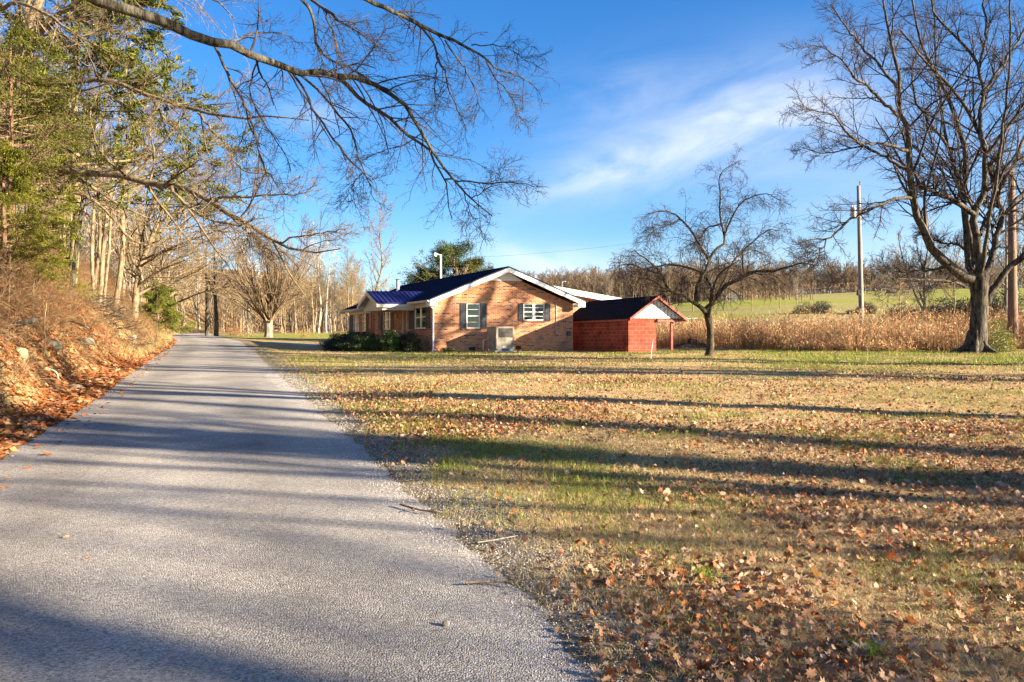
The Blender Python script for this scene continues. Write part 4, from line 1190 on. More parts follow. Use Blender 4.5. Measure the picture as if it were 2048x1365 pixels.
# --- arching low tree over the road further on (px 280-440), limbs sweeping right
P0 = spot(268, 52)
t = wood_tree(71, 12, .22, lean=(5.5, -1.0), first=.15, spread=.55, n1=36, n2=13, n3=7, up=.015, bias=(.10, 0, 0), wig=.07, twig=.011)
plant('sweeping_tree', 'low tan tree whose many branches sweep right above the bank', 'tree', P0, B_tan, t)
P0 = spot(312, 64)
t = wood_tree(72, 13, .22, lean=(4.0, -1.0), first=.15, spread=.55, n1=36, n2=13, n3=7, up=.02, bias=(.09, 0, 0), wig=.07, twig=.012)
plant('sweeping_tree', 'further sweeping tan tree reaching over the bend of the road', 'tree', P0, B_tan, t)

# --- woodland prototypes
protos = []
specs = [(101, 16, .20, (.6, 0), .35, .30, 18, 9, 6, .07, False, B_tan), (102, 18, .24, (-.5, .5), .40, .32, 18, 9, 6, .06, False, B_grey), (103, 14, .15, (1.2, 0), .3, .34, 18, 9, 6, .06, False, B_tan),
         (104, 17, .22, (0, .6), .2, .30, 14, 8, 6, .06, True, B_grey), (105, 13, .14, (1.6, -.4), .25, .36, 20, 9, 6, .04, False, B_tan), (106, 19, .22, (.3, -.6), .45, .28, 18, 9, 6, .08, False, B_tan)]
for sd, hh, rr, ln, fi, spd, n1, n2, n3, up, fk, bk in specs:
    protos.append((wood_tree(sd, hh, rr, ln, fi, spd, n1 + 2, n2 + 1, n3 + 1, up, bias=(.015, 0, 0), fork_=fk, twig=.014), bk))
rng = np.random.default_rng(8)
placed = []
roots = [None] * len(protos)
tries = 0
while len(placed) < 135 and tries < 9000:
    tries += 1
    Y = rng.uniform(38, 150) if len(placed) > 26 else rng.uniform(36, 75)
    s = -HW - (3.0 + rng.random() ** 1.5 * 48)
    if Y > 110: s = -HW - (2.5 + rng.random() * 40)
    X = road_x(Y) + s / road_c(Y)
    px = CX + F * X / Y
    if px < -140 or px > 470: continue
    if any((X - a) ** 2 + (Y - b) ** 2 < (1.7 if Y < 60 else 2.6) ** 2 for a, b in placed): continue
    if Y < 44 and (50 < px < 430): continue
    if Y < 66 and (140 < px < 330): continue
    placed.append((X, Y))
    i = rng.integers(len(protos)); loc = (X, Y, h1(X, Y)); sc = rng.uniform(.62, 1.0); rz = rng.uniform(-.9, .9)
    lb = ['bare grey or tan tree in the dense wood on the left hillside']
    if roots[i] is None:
        roots[i] = plant('woodland_tree', lb[0], 'tree', loc, protos[i][1], protos[i][0], 'bare trees of the wood on the left hillside', rz); roots[i].scale = (sc, sc, sc)
    else:
        dup(roots[i], loc, rz, sc, lb[0], 'bare trees of the wood on the left hillside')

# --- the wood across the road's bend, behind the front yard
rng = np.random.default_rng(18)
n = 0
while n < 90:
    px = rng.uniform(395, 855); Y = rng.uniform(112, 160) if px > 520 else rng.uniform(118, 175)
    if n < 10: px = rng.uniform(560, 800); Y = rng.uniform(104, 116)
    P0 = spot(px, Y)
    if abs(road_s(P0[0], P0[1])) < 4: continue
    i = rng.integers(len(protos)); sc = rng.uniform(.50, .85) * (.66 if px > 730 else .84 if px > 560 else 1)
    dup(roots[i], P0, rng.uniform(0, 6.28), sc, 'bare tree in the far wood beyond the yard and the bend', 'bare trees of the wood beyond the yard'); n += 1
# --- tall singles there
P0 = spot(757, 104)
t = wood_tree(201, 19, .17, (.3, 0), .3, .26, 24, 9, 6, .09, twig=.016); plant('tall_bare_tree', 'tallest slim bare tree rising above the wood left of the house roof', 'tree', P0, B_brown, t)
for k, px in enumerate((640, 655)):
    P0 = spot(px, 108 + 2 * k); t = wood_tree(210 + k, 15.5 - k, .13, (-.8 + k, 0), .45, .2, 14, 7, 5, .09, twig=.014)
    plant('white_trunk_tree', ['left of the two white-barked slim trees behind the house hedge', 'right of the two white-barked slim trees behind the house hedge'][k], 'tree', P0, B_pale, t, 'white barked trees behind the yard')
P0 = spot(497, 118); t = wood_tree(220, 16, .22, (-1.5, 0), .25, .3, 14, 8, 5, .07, fork_=True, twig=.014); plant('white_trunk_tree', 'pale forked sycamore standing behind the round bushy tree', 'tree', P0, B_pale, t)
# --- broad many-limbed tree in the yard
rng = np.random.default_rng(91)
P0 = spot(537, 84)
yt = thing('broad_bare_tree', 'broad bare tree with short trunk and fan of upright limbs in the far yard', 'tree', (0, 0, 0))
T = spline([(0, 0, -.4), (0, 0, .1), (.03, 0, 1.0), (0, 0, 1.9)], 10)[None]; R = np.interp(np.linspace(0, 1, 10), [0, .3, .8, 1], [.62, .45, .42, .45])[None]
emit('trunk', B_grey, yt, [(T, R, 12)])
k1 = kids(T, R, 40, .72, 1.0, 8, 60, 4.6, .22, 14, .05, .04, rng, taper=.1, minr=.04)
k2 = kids(*k1, 14, .15, 1, 15, 50, .36, .5, 9, .08, .05, rng, minr=.018)
k3 = kids(*k2, 7, .1, 1, 18, 50, .5, .6, 6, .1, .05, rng, minr=.015)
emit('crown', B_brown, yt, [(*k1, 6), (*k2, 4), (*k3, 3)])
yt.location = [float(a) for a in P0]
# --- two dark trunks by the bend
for k, (px, Y) in enumerate(((414, 90), (431, 86))):
    P0 = spot(px, Y); t = wood_tree(230 + k, 12.5, .26, (.3 - .5 * k, 0), .35, .3, 14, 8, 5, .05, twig=.014)
    plant('dark_trunk_tree', ['left one of two dark trunks standing close together by the road bend', 'right one of two dark trunks standing close together by the road bend'][k], 'tree', P0, B_dark, t, 'dark trunks by the road bend')

# --- bare trees across the field at the right and on the hill
rng = np.random.default_rng(66)
hr = []
for px, Y, sc, r_i in ((1850, 62, .62, 3), (1800, 70, .52, 4), (1905, 66, .6, 4), (2010, 60, .7, 3), (2060, 58, .7, 0), (1965, 75, .6, 2)):
    o = dup(roots[r_i], spot(px, Y), rng.uniform(0, 6), sc, 'bare tree in the brush behind the big tree and dry grass', 'bare trees in the brush past the dry grass')
for px, Y, sc in ((1448, 120, .36), (1462, 118, .38), (1505, 112, .42), (1560, 118, .36), (1420, 116, .38), (1340, 122, .46), (1385, 118, .42), (1300, 118, .44), (1265, 125, .42), (1240, 120, .38), (1215, 128, .38), (1595, 116, .34)):
    dup(roots[rng.integers(6)], spot(px, Y), rng.uniform(0, 6), sc, 'bare tree dotted along the meadow edge behind the small tree', 'bare trees along the meadow edge')
# ================================================================= evergreens
M_cedar = mat_noise('cedar_foliage', (.8, .8, .8), (1.2, 1.2, 1.15), 3, .7, 0, attr=True, spec=.15, trans=.12)
M_leafy = mat_noise('shrub_leaves', (.8, .8, .8), (1.2, 1.2, 1.15), 3, .5, 0, attr=True, spec=.35, trans=.15)


def cedar(name, label, loc, h, wid, base, seed, col, n1=70, sizes=.20, dens=16, droop=-.02, trunk_r=.16, bark_=B_red, lean=(0, 0), squash=.55):
    rg = np.random.default_rng(seed)
    root = thing(name, label, 'tree', (0, 0, 0))
    T = spline([(0, 0, -.5), (0, 0, .3), (lean[0] * .4, lean[1] * .4, h * .5), (lean[0], lean[1], h)], 20, rg, .01)[None]
    R = np.linspace(trunk_r * 1.2, .02, 20)[None]
    emit('trunk', bark_, root, [(T, R, 10)])
    t0 = base / h
    k1 = kids(T, R, n1, t0, 1.0, 60, 95, wid / h, .35, 9, .07, .02 + droop, rg, taper=.8, minr=.012, tip=.25)
    k2 = kids(*k1, 7, .2, 1.0, 30, 65, .45, .6, 6, .10, droop, rg, minr=.006)
    mb = MB(); add_tubes(mb, *k1, 5); add_tubes(mb, *k2, 3); mb.build('branches', bark_, root)
    # leaf sprays along every branch
    C = []; Dr = []
    for P, n in ((k1[0], dens // 2), (k2[0], dens)):
        B, M, _ = P.shape
        t = np.clip(rg.beta(1.6, 1.0, (B, n)), .12, .999) * (M - 1); i = np.clip(t.astype(int), 0, M - 2); f = (t - i)[..., None]
        bi = np.arange(B)[:, None]
        C.append((P[bi, i] * (1 - f) + P[bi, i + 1] * f).reshape(-1, 3)); Dr.append(unit(P[bi, i + 1] - P[bi, i]).reshape(-1, 3))
    C = np.concatenate(C); Dr = np.concatenate(Dr)
    nr = 4 if col[0] < .1 else 11
    C = np.repeat(C, nr, 0) + rg.normal(0, sizes * .42, (len(C) * nr, 3)) * np.array([1, 1, squash]); Dr = np.repeat(Dr, nr, 0)
    V, Fq = leaf_quads(C, rg, sizes * (1 if h > 9 and col[0] < .1 else .5), .21, Dr * 1.0 + np.array([0, 0, -.15]), .5)
    base_c = np.array(col)
    tone = rg.uniform(.35, 1.35, len(C))[:, None] * np.stack([rg.uniform(.85, 1.25, len(C)), np.ones(len(C)), rg.uniform(.7, 1.1, len(C))], 1)
    cl = np.repeat(base_c * tone, 4, 0)
    mb = MB(); mb.add(V, Fq, cl); mb.build('foliage', M_cedar, root, smooth_sh=False)
    root.location = [float(a) for a in loc]
    return root


OLV = (.088, .10, .0135)
cedar('cedar_tree', 'tall airy olive green cedar hanging over the left bank in front of the wood', spot(141, 33), 14.9, 7.4, 4.9, 301, OLV, n1=82, sizes=.24, dens=20, lean=(2.9, -.9), trunk_r=.10, bark_=B_limb, droop=-.015)
cedar('cedar_tree', 'dark dense cedar with drooping sprays at the left edge under the taller cedar', spot(22, 25), 8.8, 4.2, 3.8, 302, (.088, .096, .014), n1=60, sizes=.20, dens=20, trunk_r=.14, droop=-.03)
cedar('young_cedar', 'low bushy yellow green cedar at the left edge above the leafy bank', spot(8, 22), 4.3, 2.5, .9, 303, (.105, .108, .013), n1=60, sizes=.17, dens=18, trunk_r=.09, droop=-.02)
cedar('young_cedar', 'small green cedar on the bank under the sweeping trees near the bend', spot(316, 60), 4.0, 2.4, .8, 304, (.105, .125, .016), n1=60, sizes=.24, dens=11, trunk_r=.1)
cedar('young_cedar', 'tiny cedar between the straight pale trunk and the bank edge', spot(128, 33), 1.9, 1.0, .2, 305, (.17, .17, .02), n1=30, sizes=.13, dens=8, trunk_r=.04)
cedar('evergreen_tree', 'dark evergreen tree with a rounded top rising behind the house roof', spot(908, 68), 8.5, 6.2, 1.5, 306, (.045, .070, .014), n1=110, sizes=.42, dens=12, trunk_r=.25, squash=.8)
cedar('evergreen_tree', 'lower dark evergreen behind the roof left of the rounded one', spot(856, 70), 6.6, 5.0, .8, 307, (.030, .052, .016), n1=80, sizes=.40, dens=11, trunk_r=.2, squash=.8)
cedar('evergreen_tree', 'olive evergreen behind the roof ridge right of the rounded one', spot(948, 66), 7.2, 5.0, 1.2, 308, (.075, .085, .018), n1=80, sizes=.38, dens=10, trunk_r=.2, squash=.8)
tt = wood_tree(320, 5.6, .10, (.2, 0), .15, .45, 26, 10, 6, .08, twig=.017)
plant('bare_shrub_tree', 'pale bare bushy tree in front of the evergreens behind the roof', 'tree', spot(915, 63), B_tan, tt)
rng = np.random.default_rng(400)

# ================================================================= shrubs by the house
def shrub(name, label, pts, col, n, size, seed, lit=None, cat='shrub', ratio=.4, dirs=None, mat=None, spread=1.0):
    """leaf mass round a set of (centre, radii) lobes, with inner stems"""
    rg = np.random.default_rng(seed)
    c0 = np.mean([p[0] for p in pts], 0)
    root = thing(name, label, cat, (c0[0], c0[1], h1(c0[0], c0[1])))
    vol = np.array([np.prod(p[1]) ** .67 for p in pts]); cnt = (vol / vol.sum() * n).astype(int)
    C = []; O = []; st = MB()
    for (c, r), k in zip(pts, cnt):
        c = np.array(c, float); r = np.array(r, float)
        d = unit(rg.normal(0, 1, (k, 3))); q = rg.random(k) ** .28
        lump = 1 + .22 * np.sin(d[:, 0] * 7 + seed) * np.sin(d[:, 1] * 6 + 1) + .15 * np.sin(d[:, 2] * 9)
        C.append(c + d * r * (q * lump)[:, None]); O.append(d)
        g0 = np.array([c[0], c[1], h1(c[0], c[1])])
        S = np.tile(g0, (14, 1)) + rg.normal(0, .08, (14, 3)); E = c + unit(rg.normal(0, 1, (14, 3))) * r * .75
        P = np.stack([S, (S + E) / 2 + rg.normal(0, .05, (14, 3)), E], 1); add_tubes(st, P, np.tile(np.array([.018, .012, .005]), (14, 1)), 4)
    C = np.concatenate(C); O = np.concatenate(O)
    gz_ = height(C[:, 0], C[:, 1]); C[:, 2] = np.maximum(C[:, 2], gz_ + .02)
    V, Fq = leaf_quads(C, rg, size, ratio, O * .7 + (np.array(dirs) if dirs is not None else 0), spread)
    cl = np.array(col) * rg.uniform(.6, 1.4, (len(C), 1))
    mb = MB(); mb.add(V, Fq, np.repeat(cl, 4, 0)); mb.build('foliage', mat or M_leafy, root, smooth_sh=False)
    st.build('stems', B_brown, root)
    return root


def hp(u, v, z): return H_.p(u, v, z)
shrub('juniper_hedge', 'long dark spreading juniper along the far half of the house front', [(hp(-2.3, 8.9, 1.4), (1.3, 2.0, .75)), (hp(-2.2, 6.4, 1.5), (1.2, 1.7, .72)), (hp(-1.9, 11.0, 1.4), (1.0, 1.4, .7))], (.016, .026, .010), 26000, .11, 501, ratio=.3)
shrub('juniper_shrub', 'juniper with pale green spreading tips in front of the porch post', [(hp(-2.6, 3.4, 1.35), (1.5, 1.5, .62)), (hp(-2.7, 1.9, 1.3), (1.2, 1.1, .55)), (hp(-2.3, 4.9, 1.45), (1.2, 1.2, .65))], (.055, .085, .02), 24000, .13, 502, ratio=.3, dirs=(.3, -.3, .3), spread=.7)
shrub('holly_shrub', 'glossy bright leaved rounded holly between the juniper and the dark box shrub', [(hp(-2.1, .75, 1.58), (.62, .62, .62)), (hp(-1.95, .9, 1.3), (.6, .6, .4))], (.075, .12, .028), 9000, .085, 503, ratio=.6)
shrub('box_shrub', 'dark clipped shrub under the front window nearest the house corner', [(hp(-1.15, .35, 1.55), (.62, .75, .62)), (hp(-1.1, 1.0, 1.5), (.6, .8, .6))], (.014, .022, .009), 9000, .07, 504, ratio=.6)
shrub('weedy_plant', 'small green weed clump at the foot of the house corner downspout', [(hp(.55, -.45, 1.16), (.5, .25, .16))], (.07, .10, .02), 700, .10, 505, cat='plant', ratio=.3)
shrub('green_bush', 'yellow green bush at the foot of the huge tree on its right', [((at(1990, 690, 32.6)[0], 32.6, 1.75), (.65, .6, .85)), ((at(2004, 690, 33.2)[0], 33.2, 1.55), (.6, .6, .6))], (.14, .15, .02), 8000, .07, 506, ratio=.3, cat='bush')
for k, (px, Y, r, c, lb) in enumerate(((1640, 100, (1.7, 1.5, 1.3), (.05, .045, .025), 'dark low brush clump in the meadow left of the utility pole'), (1730, 96, (1.3, 1.2, 1.1), (.07, .055, .03), 'brown brush clump in the meadow right behind the utility pole'),
                                       (1850, 78, (2.6, 2.2, 1.7), (.035, .04, .018), 'dark green thicket under the bare trees left of the huge trunk'), (1925, 74, (2.8, 2.2, 1.9), (.045, .05, .02), 'dark thicket straight behind the huge trunk'), (2010, 72, (3.0, 2.2, 2.3), (.045, .045, .022), 'dark thicket behind the brown pole at the right edge'))):
    p = spot(px, Y); rq = np.random.default_rng(540 + k); lobes = []
    for q in range(9):
        fx = rq.uniform(-1.5, 1.5); rr_ = np.array(r) * rq.uniform(.3, .75) * np.array([1, 1, rq.uniform(.7, 1.5) * (1 - .3 * abs(fx))])
        lobes.append(((p[0] + fx * r[0], p[1] + rq.uniform(-1, 1) * r[1], p[2] + rr_[2] * rq.uniform(.5, 1.0)), rr_))
    shrub('thicket', lb, lobes, c, 6000 if k < 2 else 11000, .28, 520 + k, ratio=.14 if k < 2 else .2, cat='bush', dirs=(0, 0, .4))
shrub('yard_shrub', 'small tan bare shrub at the road edge by the yard', [((spot(493, 82) + [0, 0, .9]), (1.1, 1.0, 1.0))], (.30, .22, .11), 900, .28, 530, ratio=.06, dirs=(0, 0, .8))
shrub('yard_shrub', 'low rusty shrub between the dark trunks and the broad tree', [((spot(468, 90) + [0, 0, .5]), (1.2, 1.0, .6))], (.22, .10, .04), 1200, .22, 531, ratio=.1)
shrub('yard_shrub', 'thin yellow shrub on the mown yard left of the hedge', [((spot(607, 84) + [0, 0, .45]), (.9, .7, .5))], (.30, .20, .06), 700, .2, 532, ratio=.08)

# ================================================================= dry grass field edge
rng = np.random.default_rng(600)
M_straw = mat_noise('dry_stalks', (.85, .85, .85), (1.15, 1.12, 1.1), 6, .85, 0, attr=True, spec=.15, trans=.25)
fe = np.array([(8.0, 48), (11, 43), (14, 36.5), (17.2, 34.6), (23, 34.6), (30, 35.2), (48, 37)])


def blades(X, Y, Z, hgt, wid, lean, rg, segs=3, tipw=.15):
    M = len(X); a = rg.uniform(0, 2 * np.pi, M); ld = np.stack([np.cos(a), np.sin(a), 0 * a], 1); fa = rg.uniform(0, np.pi, M)
    wd = np.stack([np.cos(fa), np.sin(fa), 0 * fa], 1)
    base = np.stack([X, Y, Z], 1); V = []
    for k in range(segs):
        t = k / (segs - 1); c = base + ld * (lean * hgt * t * t)[:, None] + np.array([0, 0, 1])[None] * (hgt * t * (1 - .25 * lean * t))[:, None]
        w = (wid * (1 - (1 - tipw) * t))[:, None]
        V += [c - wd * w * .5, c + wd * w * .5]
    V = np.stack(V, 1)
    q = np.array([[2 * k, 2 * k + 1, 2 * k + 3, 2 * k + 2] for k in range(segs - 1)])
    Fq = (np.arange(M)[:, None, None] * (2 * segs) + q[None]).reshape(-1, 4)
    return V.reshape(-1, 3), Fq, 2 * segs


M_ = 80000
X = rng.uniform(8, 50, M_); dpt = rng.random(M_) ** 1.7 * 24
Yf = np.interp(X, fe[:, 0], fe[:, 1]); Y = Yf + dpt + (fbm(X * .7, X * 0 + 2, 3) - .5) * 1.6
Y = Y + (fbm(X * .25 + 40, X * 0 + 6, 3) - .5) * 2.6
keep = (np.hypot(X - TB[0], Y - TB[1]) > .9) & (rng.random(M_) < .25 + .75 * smooth(.34, .5, fbm(X * .9 + 12, Y * .9, 2)))
X, Y = X[keep], Y[keep]; dpt = dpt[keep]
cl = fbm(X * .35 + 3, Y * .35, 3)
hg = (.38 + 1.25 * smooth(.32, .66, .55 * cl + .45 * fbm(X * .12 + 8, Y * .2, 2))) * rng.uniform(.35, 1.25, len(X)) * (1 + .25 * smooth(16, 22, X) * (1 - smooth(24, 30, X)))
hg *= .72 + .28 * smooth(0, 2.0, dpt)
V, Fq, k = blades(X, Y, height(X, Y) - .03, hg, rng.uniform(.012, .035, len(X)), rng.uniform(.05, .95, len(X)) ** 1.3, rng, 4)
pal = np.array([(.46, .275, .13), (.42, .205, .09), (.56, .40, .215), (.22, .12, .06), (.50, .35, .185)])
c = pal[rng.integers(0, 5, len(X))] * rng.uniform(.6, 1.15, (len(X), 1))
tilt = np.linspace(.85, 1.1, k)[None, :, None]
mb = MB(); mb.add(V, Fq, (c[:, None] * np.ones((1, k, 1))).reshape(-1, 3))
# feathery seed heads at the tops
tips = V.reshape(-1, k, 3)[:, -1][rng.random(len(X)) < .42]; C = np.repeat(tips, 4, 0) + rng.normal(0, .05, (len(tips) * 4, 3)) * [1, 1, 1.8]
V2, F2 = leaf_quads(C, rng, .13, .28, np.array([0, 0, .9]), .6); c2 = pal[rng.integers(0, 5, len(C))] * rng.uniform(.8, 1.25, (len(C), 1))
mb.add(V2, F2, np.repeat(c2, 4, 0))
# branched weed stalks standing and leaning among the grass
n_ = 3400
X = rng.uniform(8, 50, n_); dp_ = rng.random(n_) ** 1.4 * 14; Y = np.interp(X, fe[:, 0], fe[:, 1]) + dp_ + (fbm(X * .7, X * 0 + 2, 3) - .5) * 1.6
kp = (fbm(X * .3 + 31, Y * .3, 3) > .45) & (np.hypot(X - TB[0], Y - TB[1]) > 1.0); X, Y = X[kp], Y[kp]
S = np.stack([X, Y, height(X, Y)], 1); dd = unit(np.stack([rng.normal(0, .35, len(X)), rng.normal(0, .35, len(X)), np.ones(len(X))], 1))
P = grow(S, dd, rng.uniform(.8, 2.1, len(X)), 7, .09, 0, rng, curl=.02); R = rng.uniform(.006, .012, len(X))[:, None] * np.linspace(1, .5, 7)[None]
wc = np.array([(.22, .115, .055), (.13, .07, .04), (.33, .20, .09), (.26, .15, .08)])
add_tubes(mb, P, R, 3, wc[rng.integers(0, 4, len(X))]); k2 = kids(P, R, 7, .35, 1, 25, 55, .4, .7, 5, .14, .03, rng, minr=.005); cw = wc[rng.integers(0, 4, len(k2[0]))]; add_tubes(mb, *k2, 3, cw)
k3 = kids(*k2, 3, .3, 1, 25, 60, .5, .7, 4, .16, .03, rng, minr=.0045); add_tubes(mb, *k3, 3, np.repeat(cw, 3, 0))
tag(mb.build('tall_dry_grass', M_straw, smooth_sh=False), kind='stuff')

# ================================================================= brush, leaves and litter on the bank
rng = np.random.default_rng(610)
M_litter = mat_noise('dead_leaves', (.8, .8, .8), (1.25, 1.2, 1.15), 12, .75, 0, attr=True, spec=.2, trans=.15)
LPAL = np.array([(.34, .13, .042), (.28, .092, .03), (.40, .19, .075), (.18, .07, .03), (.38, .235, .13), (.33, .10, .024)])


def fold_leaf(P, rg, size, cols, droop=.35, up=None):
    """curled leaf: a folded kite of four faces"""
    M = len(P); a = rg.uniform(0, 2 * np.pi, M)
    n = unit(np.stack([rg.normal(0, droop, M), rg.normal(0, droop, M), np.ones(M)], 1))
    if up is not None: n = unit(n + up)
    d = np.stack([np.cos(a), np.sin(a), 0 * a], 1); d = unit(d - (d * n).sum(1, keepdims=True) * n); w = np.cross(n, d)
    s = size[:, None]; f = rg.uniform(.0, .45, M)[:, None]; g = rg.uniform(-.1, .35, M)[:, None]
    v = [P - d * s * .5, P + w * s * .40 + n * s * f * .6 + d * s * .05, P + d * s * .5 + n * s * g, P - w * s * .40 + n * s * f * .6 + d * s * .02, P + n * s * .02]
    V = np.stack(v, 1).reshape(-1, 3)
    q = np.array([[0, 1, 4], [1, 2, 4], [2, 3, 4], [3, 0, 4]])
    Fq = (np.arange(M)[:, None, None] * 5 + q[None]).reshape(-1, 3)
    return V, Fq, np.repeat(cols, 5, 0)


# bank leaves
M_ = 80000
Y = 6 + rng.random(M_) ** 1.35 * 56; sbk = rng.random(M_) ** 1.25 * 9 - .35
sbk += (rng.random(M_) < .05) * -.5
X = road_x(Y) - (HW + sbk) / road_c(Y)
k = (X > -.80 * Y - 3); X, Y, sbk = X[k], Y[k], sbk[k]
straw_ = smooth(32, 42, Y) * (1 - smooth(5, 9, sbk)) > rng.random(len(X)) * 1.25
X, Y = X[~straw_], Y[~straw_]
z = height(X, Y); nz = np.stack([(z - height(X + .1, Y)) / .1, (z - height(X, Y + .1)) / .1, np.ones(len(X))], 1)
V, Fq, c = fold_leaf(np.stack([X, Y, z + rng.uniform(.0, .05, len(X))], 1), rng, rng.uniform(.06, .13, len(X)) * (1 + .022 * Y), LPAL[rng.integers(0, 6, len(X))] * rng.uniform(.7, 1.2, (len(X), 1)), .5, nz * .6)
mb = MB(); mb.add(V, Fq, c); tag(mb.build('bank_leaves', M_litter, smooth_sh=False), kind='stuff')

# tangled stems and straw on the bank
M_ = 44000
Y = 11 + rng.random(M_) ** 1.2 * 55; sbk = rng.uniform(.9, 10, M_)
X = road_x(Y) - (HW + sbk) / road_c(Y); k = X / Y > -.8; X, Y, sbk = X[k], Y[k], sbk[k]
dn = fbm(X * .5 + 20, Y * .5, 3); k = dn + .12 * smooth(2, 5, sbk) > rng.random(len(X)) * .35 + .33; X, Y, sbk = X[k], Y[k], sbk[k]
S = np.stack([X, Y, height(X, Y)], 1); dd = unit(np.stack([rng.normal(.25, .6, len(X)), rng.normal(-.1, .6, len(X)), rng.uniform(.3, 1.3, len(X))], 1))
P = grow(S, dd, rng.uniform(.4, 1.7, len(X)) * (.5 + .6 * smooth(1, 3.5, sbk)), 6, .18, 0.0, rng, curl=.05); R = rng.uniform(.0035, .010, len(X))[:, None] * np.linspace(1, .4, 6)[None]
bc = np.array([(.30, .185, .085), (.24, .115, .045), (.15, .085, .05), (.36, .26, .15)])
mb = MB(); add_tubes(mb, P, R, 3, bc[rng.integers(0, 4, len(X))])
k2 = kids(P, R, 3, .3, 1, 25, 70, .5, .6, 4, .2, 0, rng, minr=.003); add_tubes(mb, *k2, 3, bc[rng.integers(0, 4, len(k2[0]))])
tag(mb.build('bank_brush', M_straw, smooth_sh=False), kind='stuff')
# straw coloured grass further along the bank and under the wood
M_ = 34000
Y = 20 + rng.random(M_) * 60; sbk = rng.random(M_) * 8 - .1
X = road_x(Y) - (HW + sbk) / road_c(Y)
sw_ = smooth(27, 38, Y) * (1 - smooth(5, 8.5, sbk)) * smooth(.3, .5, fbm(X * .4, Y * .4 + 9, 3)); k = sw_ > rng.random(M_) * .8
X, Y = X[k], Y[k]
V, Fq, kk = blades(X, Y, height(X, Y) - .02, rng.uniform(.12, .55, len(X)), rng.uniform(.015, .035, len(X)), rng.uniform(.3, 1.1, len(X)), rng, 3)
c = np.array([(.46, .31, .13), (.50, .37, .19), (.40, .22, .09), (.36, .30, .12)])[rng.integers(0, 4, len(X))] * rng.uniform(.75, 1.15, (len(X), 1))
mb = MB(); mb.add(V, Fq, np.repeat(c, kk, 0)); tag(mb.build('bank_grass', M_straw, smooth_sh=False), kind='stuff')

# ================================================================= lawn: grass blades and fallen leaves
rng = np.random.default_rng(620)
M_grass = mat_noise('grass_blades', (.8, .8, .8), (1.2, 1.2, 1.2), 9, .8, 0, attr=True, spec=.2, trans=.3)


def lawn_pts(n, y0, y1, pw=1.0):
    """points over the part of the lawn the camera sees, y0..y1 metres ahead"""
    Y = y0 + (y1 - y0) * rng.random(n) ** pw
    xr = .70 * Y + .5; xl = road_x(Y) + (HW - .25) / road_c(Y)
    q = rng.random(n); X = np.where(q < .80, xl + q / .80 * (xr - xl), xr + (q - .80) / .20 * 5.0)
    return X, Y


hb = lambda X, Y: (((np.stack([X, Y], -1) - C0[:2]) @ np.array([[math.cos(math.radians(10)), 0], [math.sin(math.radians(10)), 0]]))[..., 0])
mbg = MB()
for (n, y0, y1, pw, h0, h1_, w0, w1) in ((320000, 2.6, 8, 1.0, .014, .058, .0022, .0052), (200000, 8, 17, 1.0, .018, .065, .004, .010), (150000, 17, 46, 1.1, .025, .075, .010, .025)):
    X, Y = lawn_pts(n, y0, y1, pw)
    sh_ = road_s(X, Y) - HW
    k = rng.random(n) < smooth(-.25, .9, sh_ + (fbm(X * 2, Y * 2, 2) - .5) * .8) * (.35 + .65 * smooth(.36, .52, fbm(X * 1.6, Y * 1.6, 3))); X, Y = X[k], Y[k]
    g = greenness(X, Y); isg = rng.random(len(X)) < g * 1.0
    hh = rng.uniform(h0, h1_, len(X)) * (1 + .45 * isg) * (.6 + .9 * fbm(X * 1.2 + 5, Y * 1.2, 2))
    V, Fq, kk = blades(X, Y, height(X, Y) - .004, hh, rng.uniform(w0, w1, len(X)), np.where(isg, rng.uniform(.1, .9, len(X)), rng.uniform(.5, 2.4, len(X))), rng, 3, .2)
    cg = np.array([(.19, .225, .035), (.26, .28, .05), (.13, .17, .03), (.34, .32, .075)])[rng.integers(0, 4, len(X))]
    cs = np.array([(.54, .39, .19), (.62, .48, .27), (.42, .28, .13), (.56, .41, .24)])[rng.integers(0, 4, len(X))]
    c = np.where(isg[:, None], cg, cs) * rng.uniform(.7, 1.2, (len(X), 1))
    mbg.add(V, Fq, np.repeat(c, kk, 0))
tag(mbg.build('lawn_grass', M_grass, smooth_sh=False), kind='stuff')

# lobed leaf outline used for the nearest leaves
LOBE = np.array([(0, -.5), (.10, -.28), (.34, -.34), (.26, -.12), (.50, .04), (.24, .10), (.30, .34), (.10, .26), (0, .52), (-.10, .26), (-.30, .34), (-.24, .10), (-.50, .04), (-.26, -.12), (-.34, -.34), (-.10, -.28)])


def lobed(P, rg, size, cols, droop=.4):
    M = len(P); a = rg.uniform(0, 2 * np.pi, M)
    n = unit(np.stack([rg.normal(0, droop, M), rg.normal(0, droop, M), np.ones(M)], 1))
    d = np.stack([np.cos(a), np.sin(a), 0 * a], 1); d = unit(d - (d * n).sum(1, keepdims=True) * n); w = np.cross(n, d)
    cu = rg.uniform(-.2, .9, M)[:, None, None]; cv = rg.uniform(-.3, .7, M)[:, None, None]
    o = LOBE[None] * (1 + rg.normal(0, .08, (M, 16, 2))) * np.array([1, 1.05]); x = o[..., 0:1]; y = o[..., 1:2]
    s = size[:, None, None]
    V = P[:, None] + (w[:, None] * x * (1 - .25 * np.abs(cu)) + d[:, None] * y + n[:, None] * (cu * x * x + cv * y * y)) * s
    V = np.concatenate([V, P[:, None] + n[:, None] * .0], 1)
    i = np.arange(16); q = np.stack([i, (i + 1) % 16, np.full(16, 16)], 1)
    Fq = (np.arange(M)[:, None, None] * 17 + q[None]).reshape(-1, 3)
    return V.reshape(-1, 3), Fq, np.repeat(cols, 17, 0)


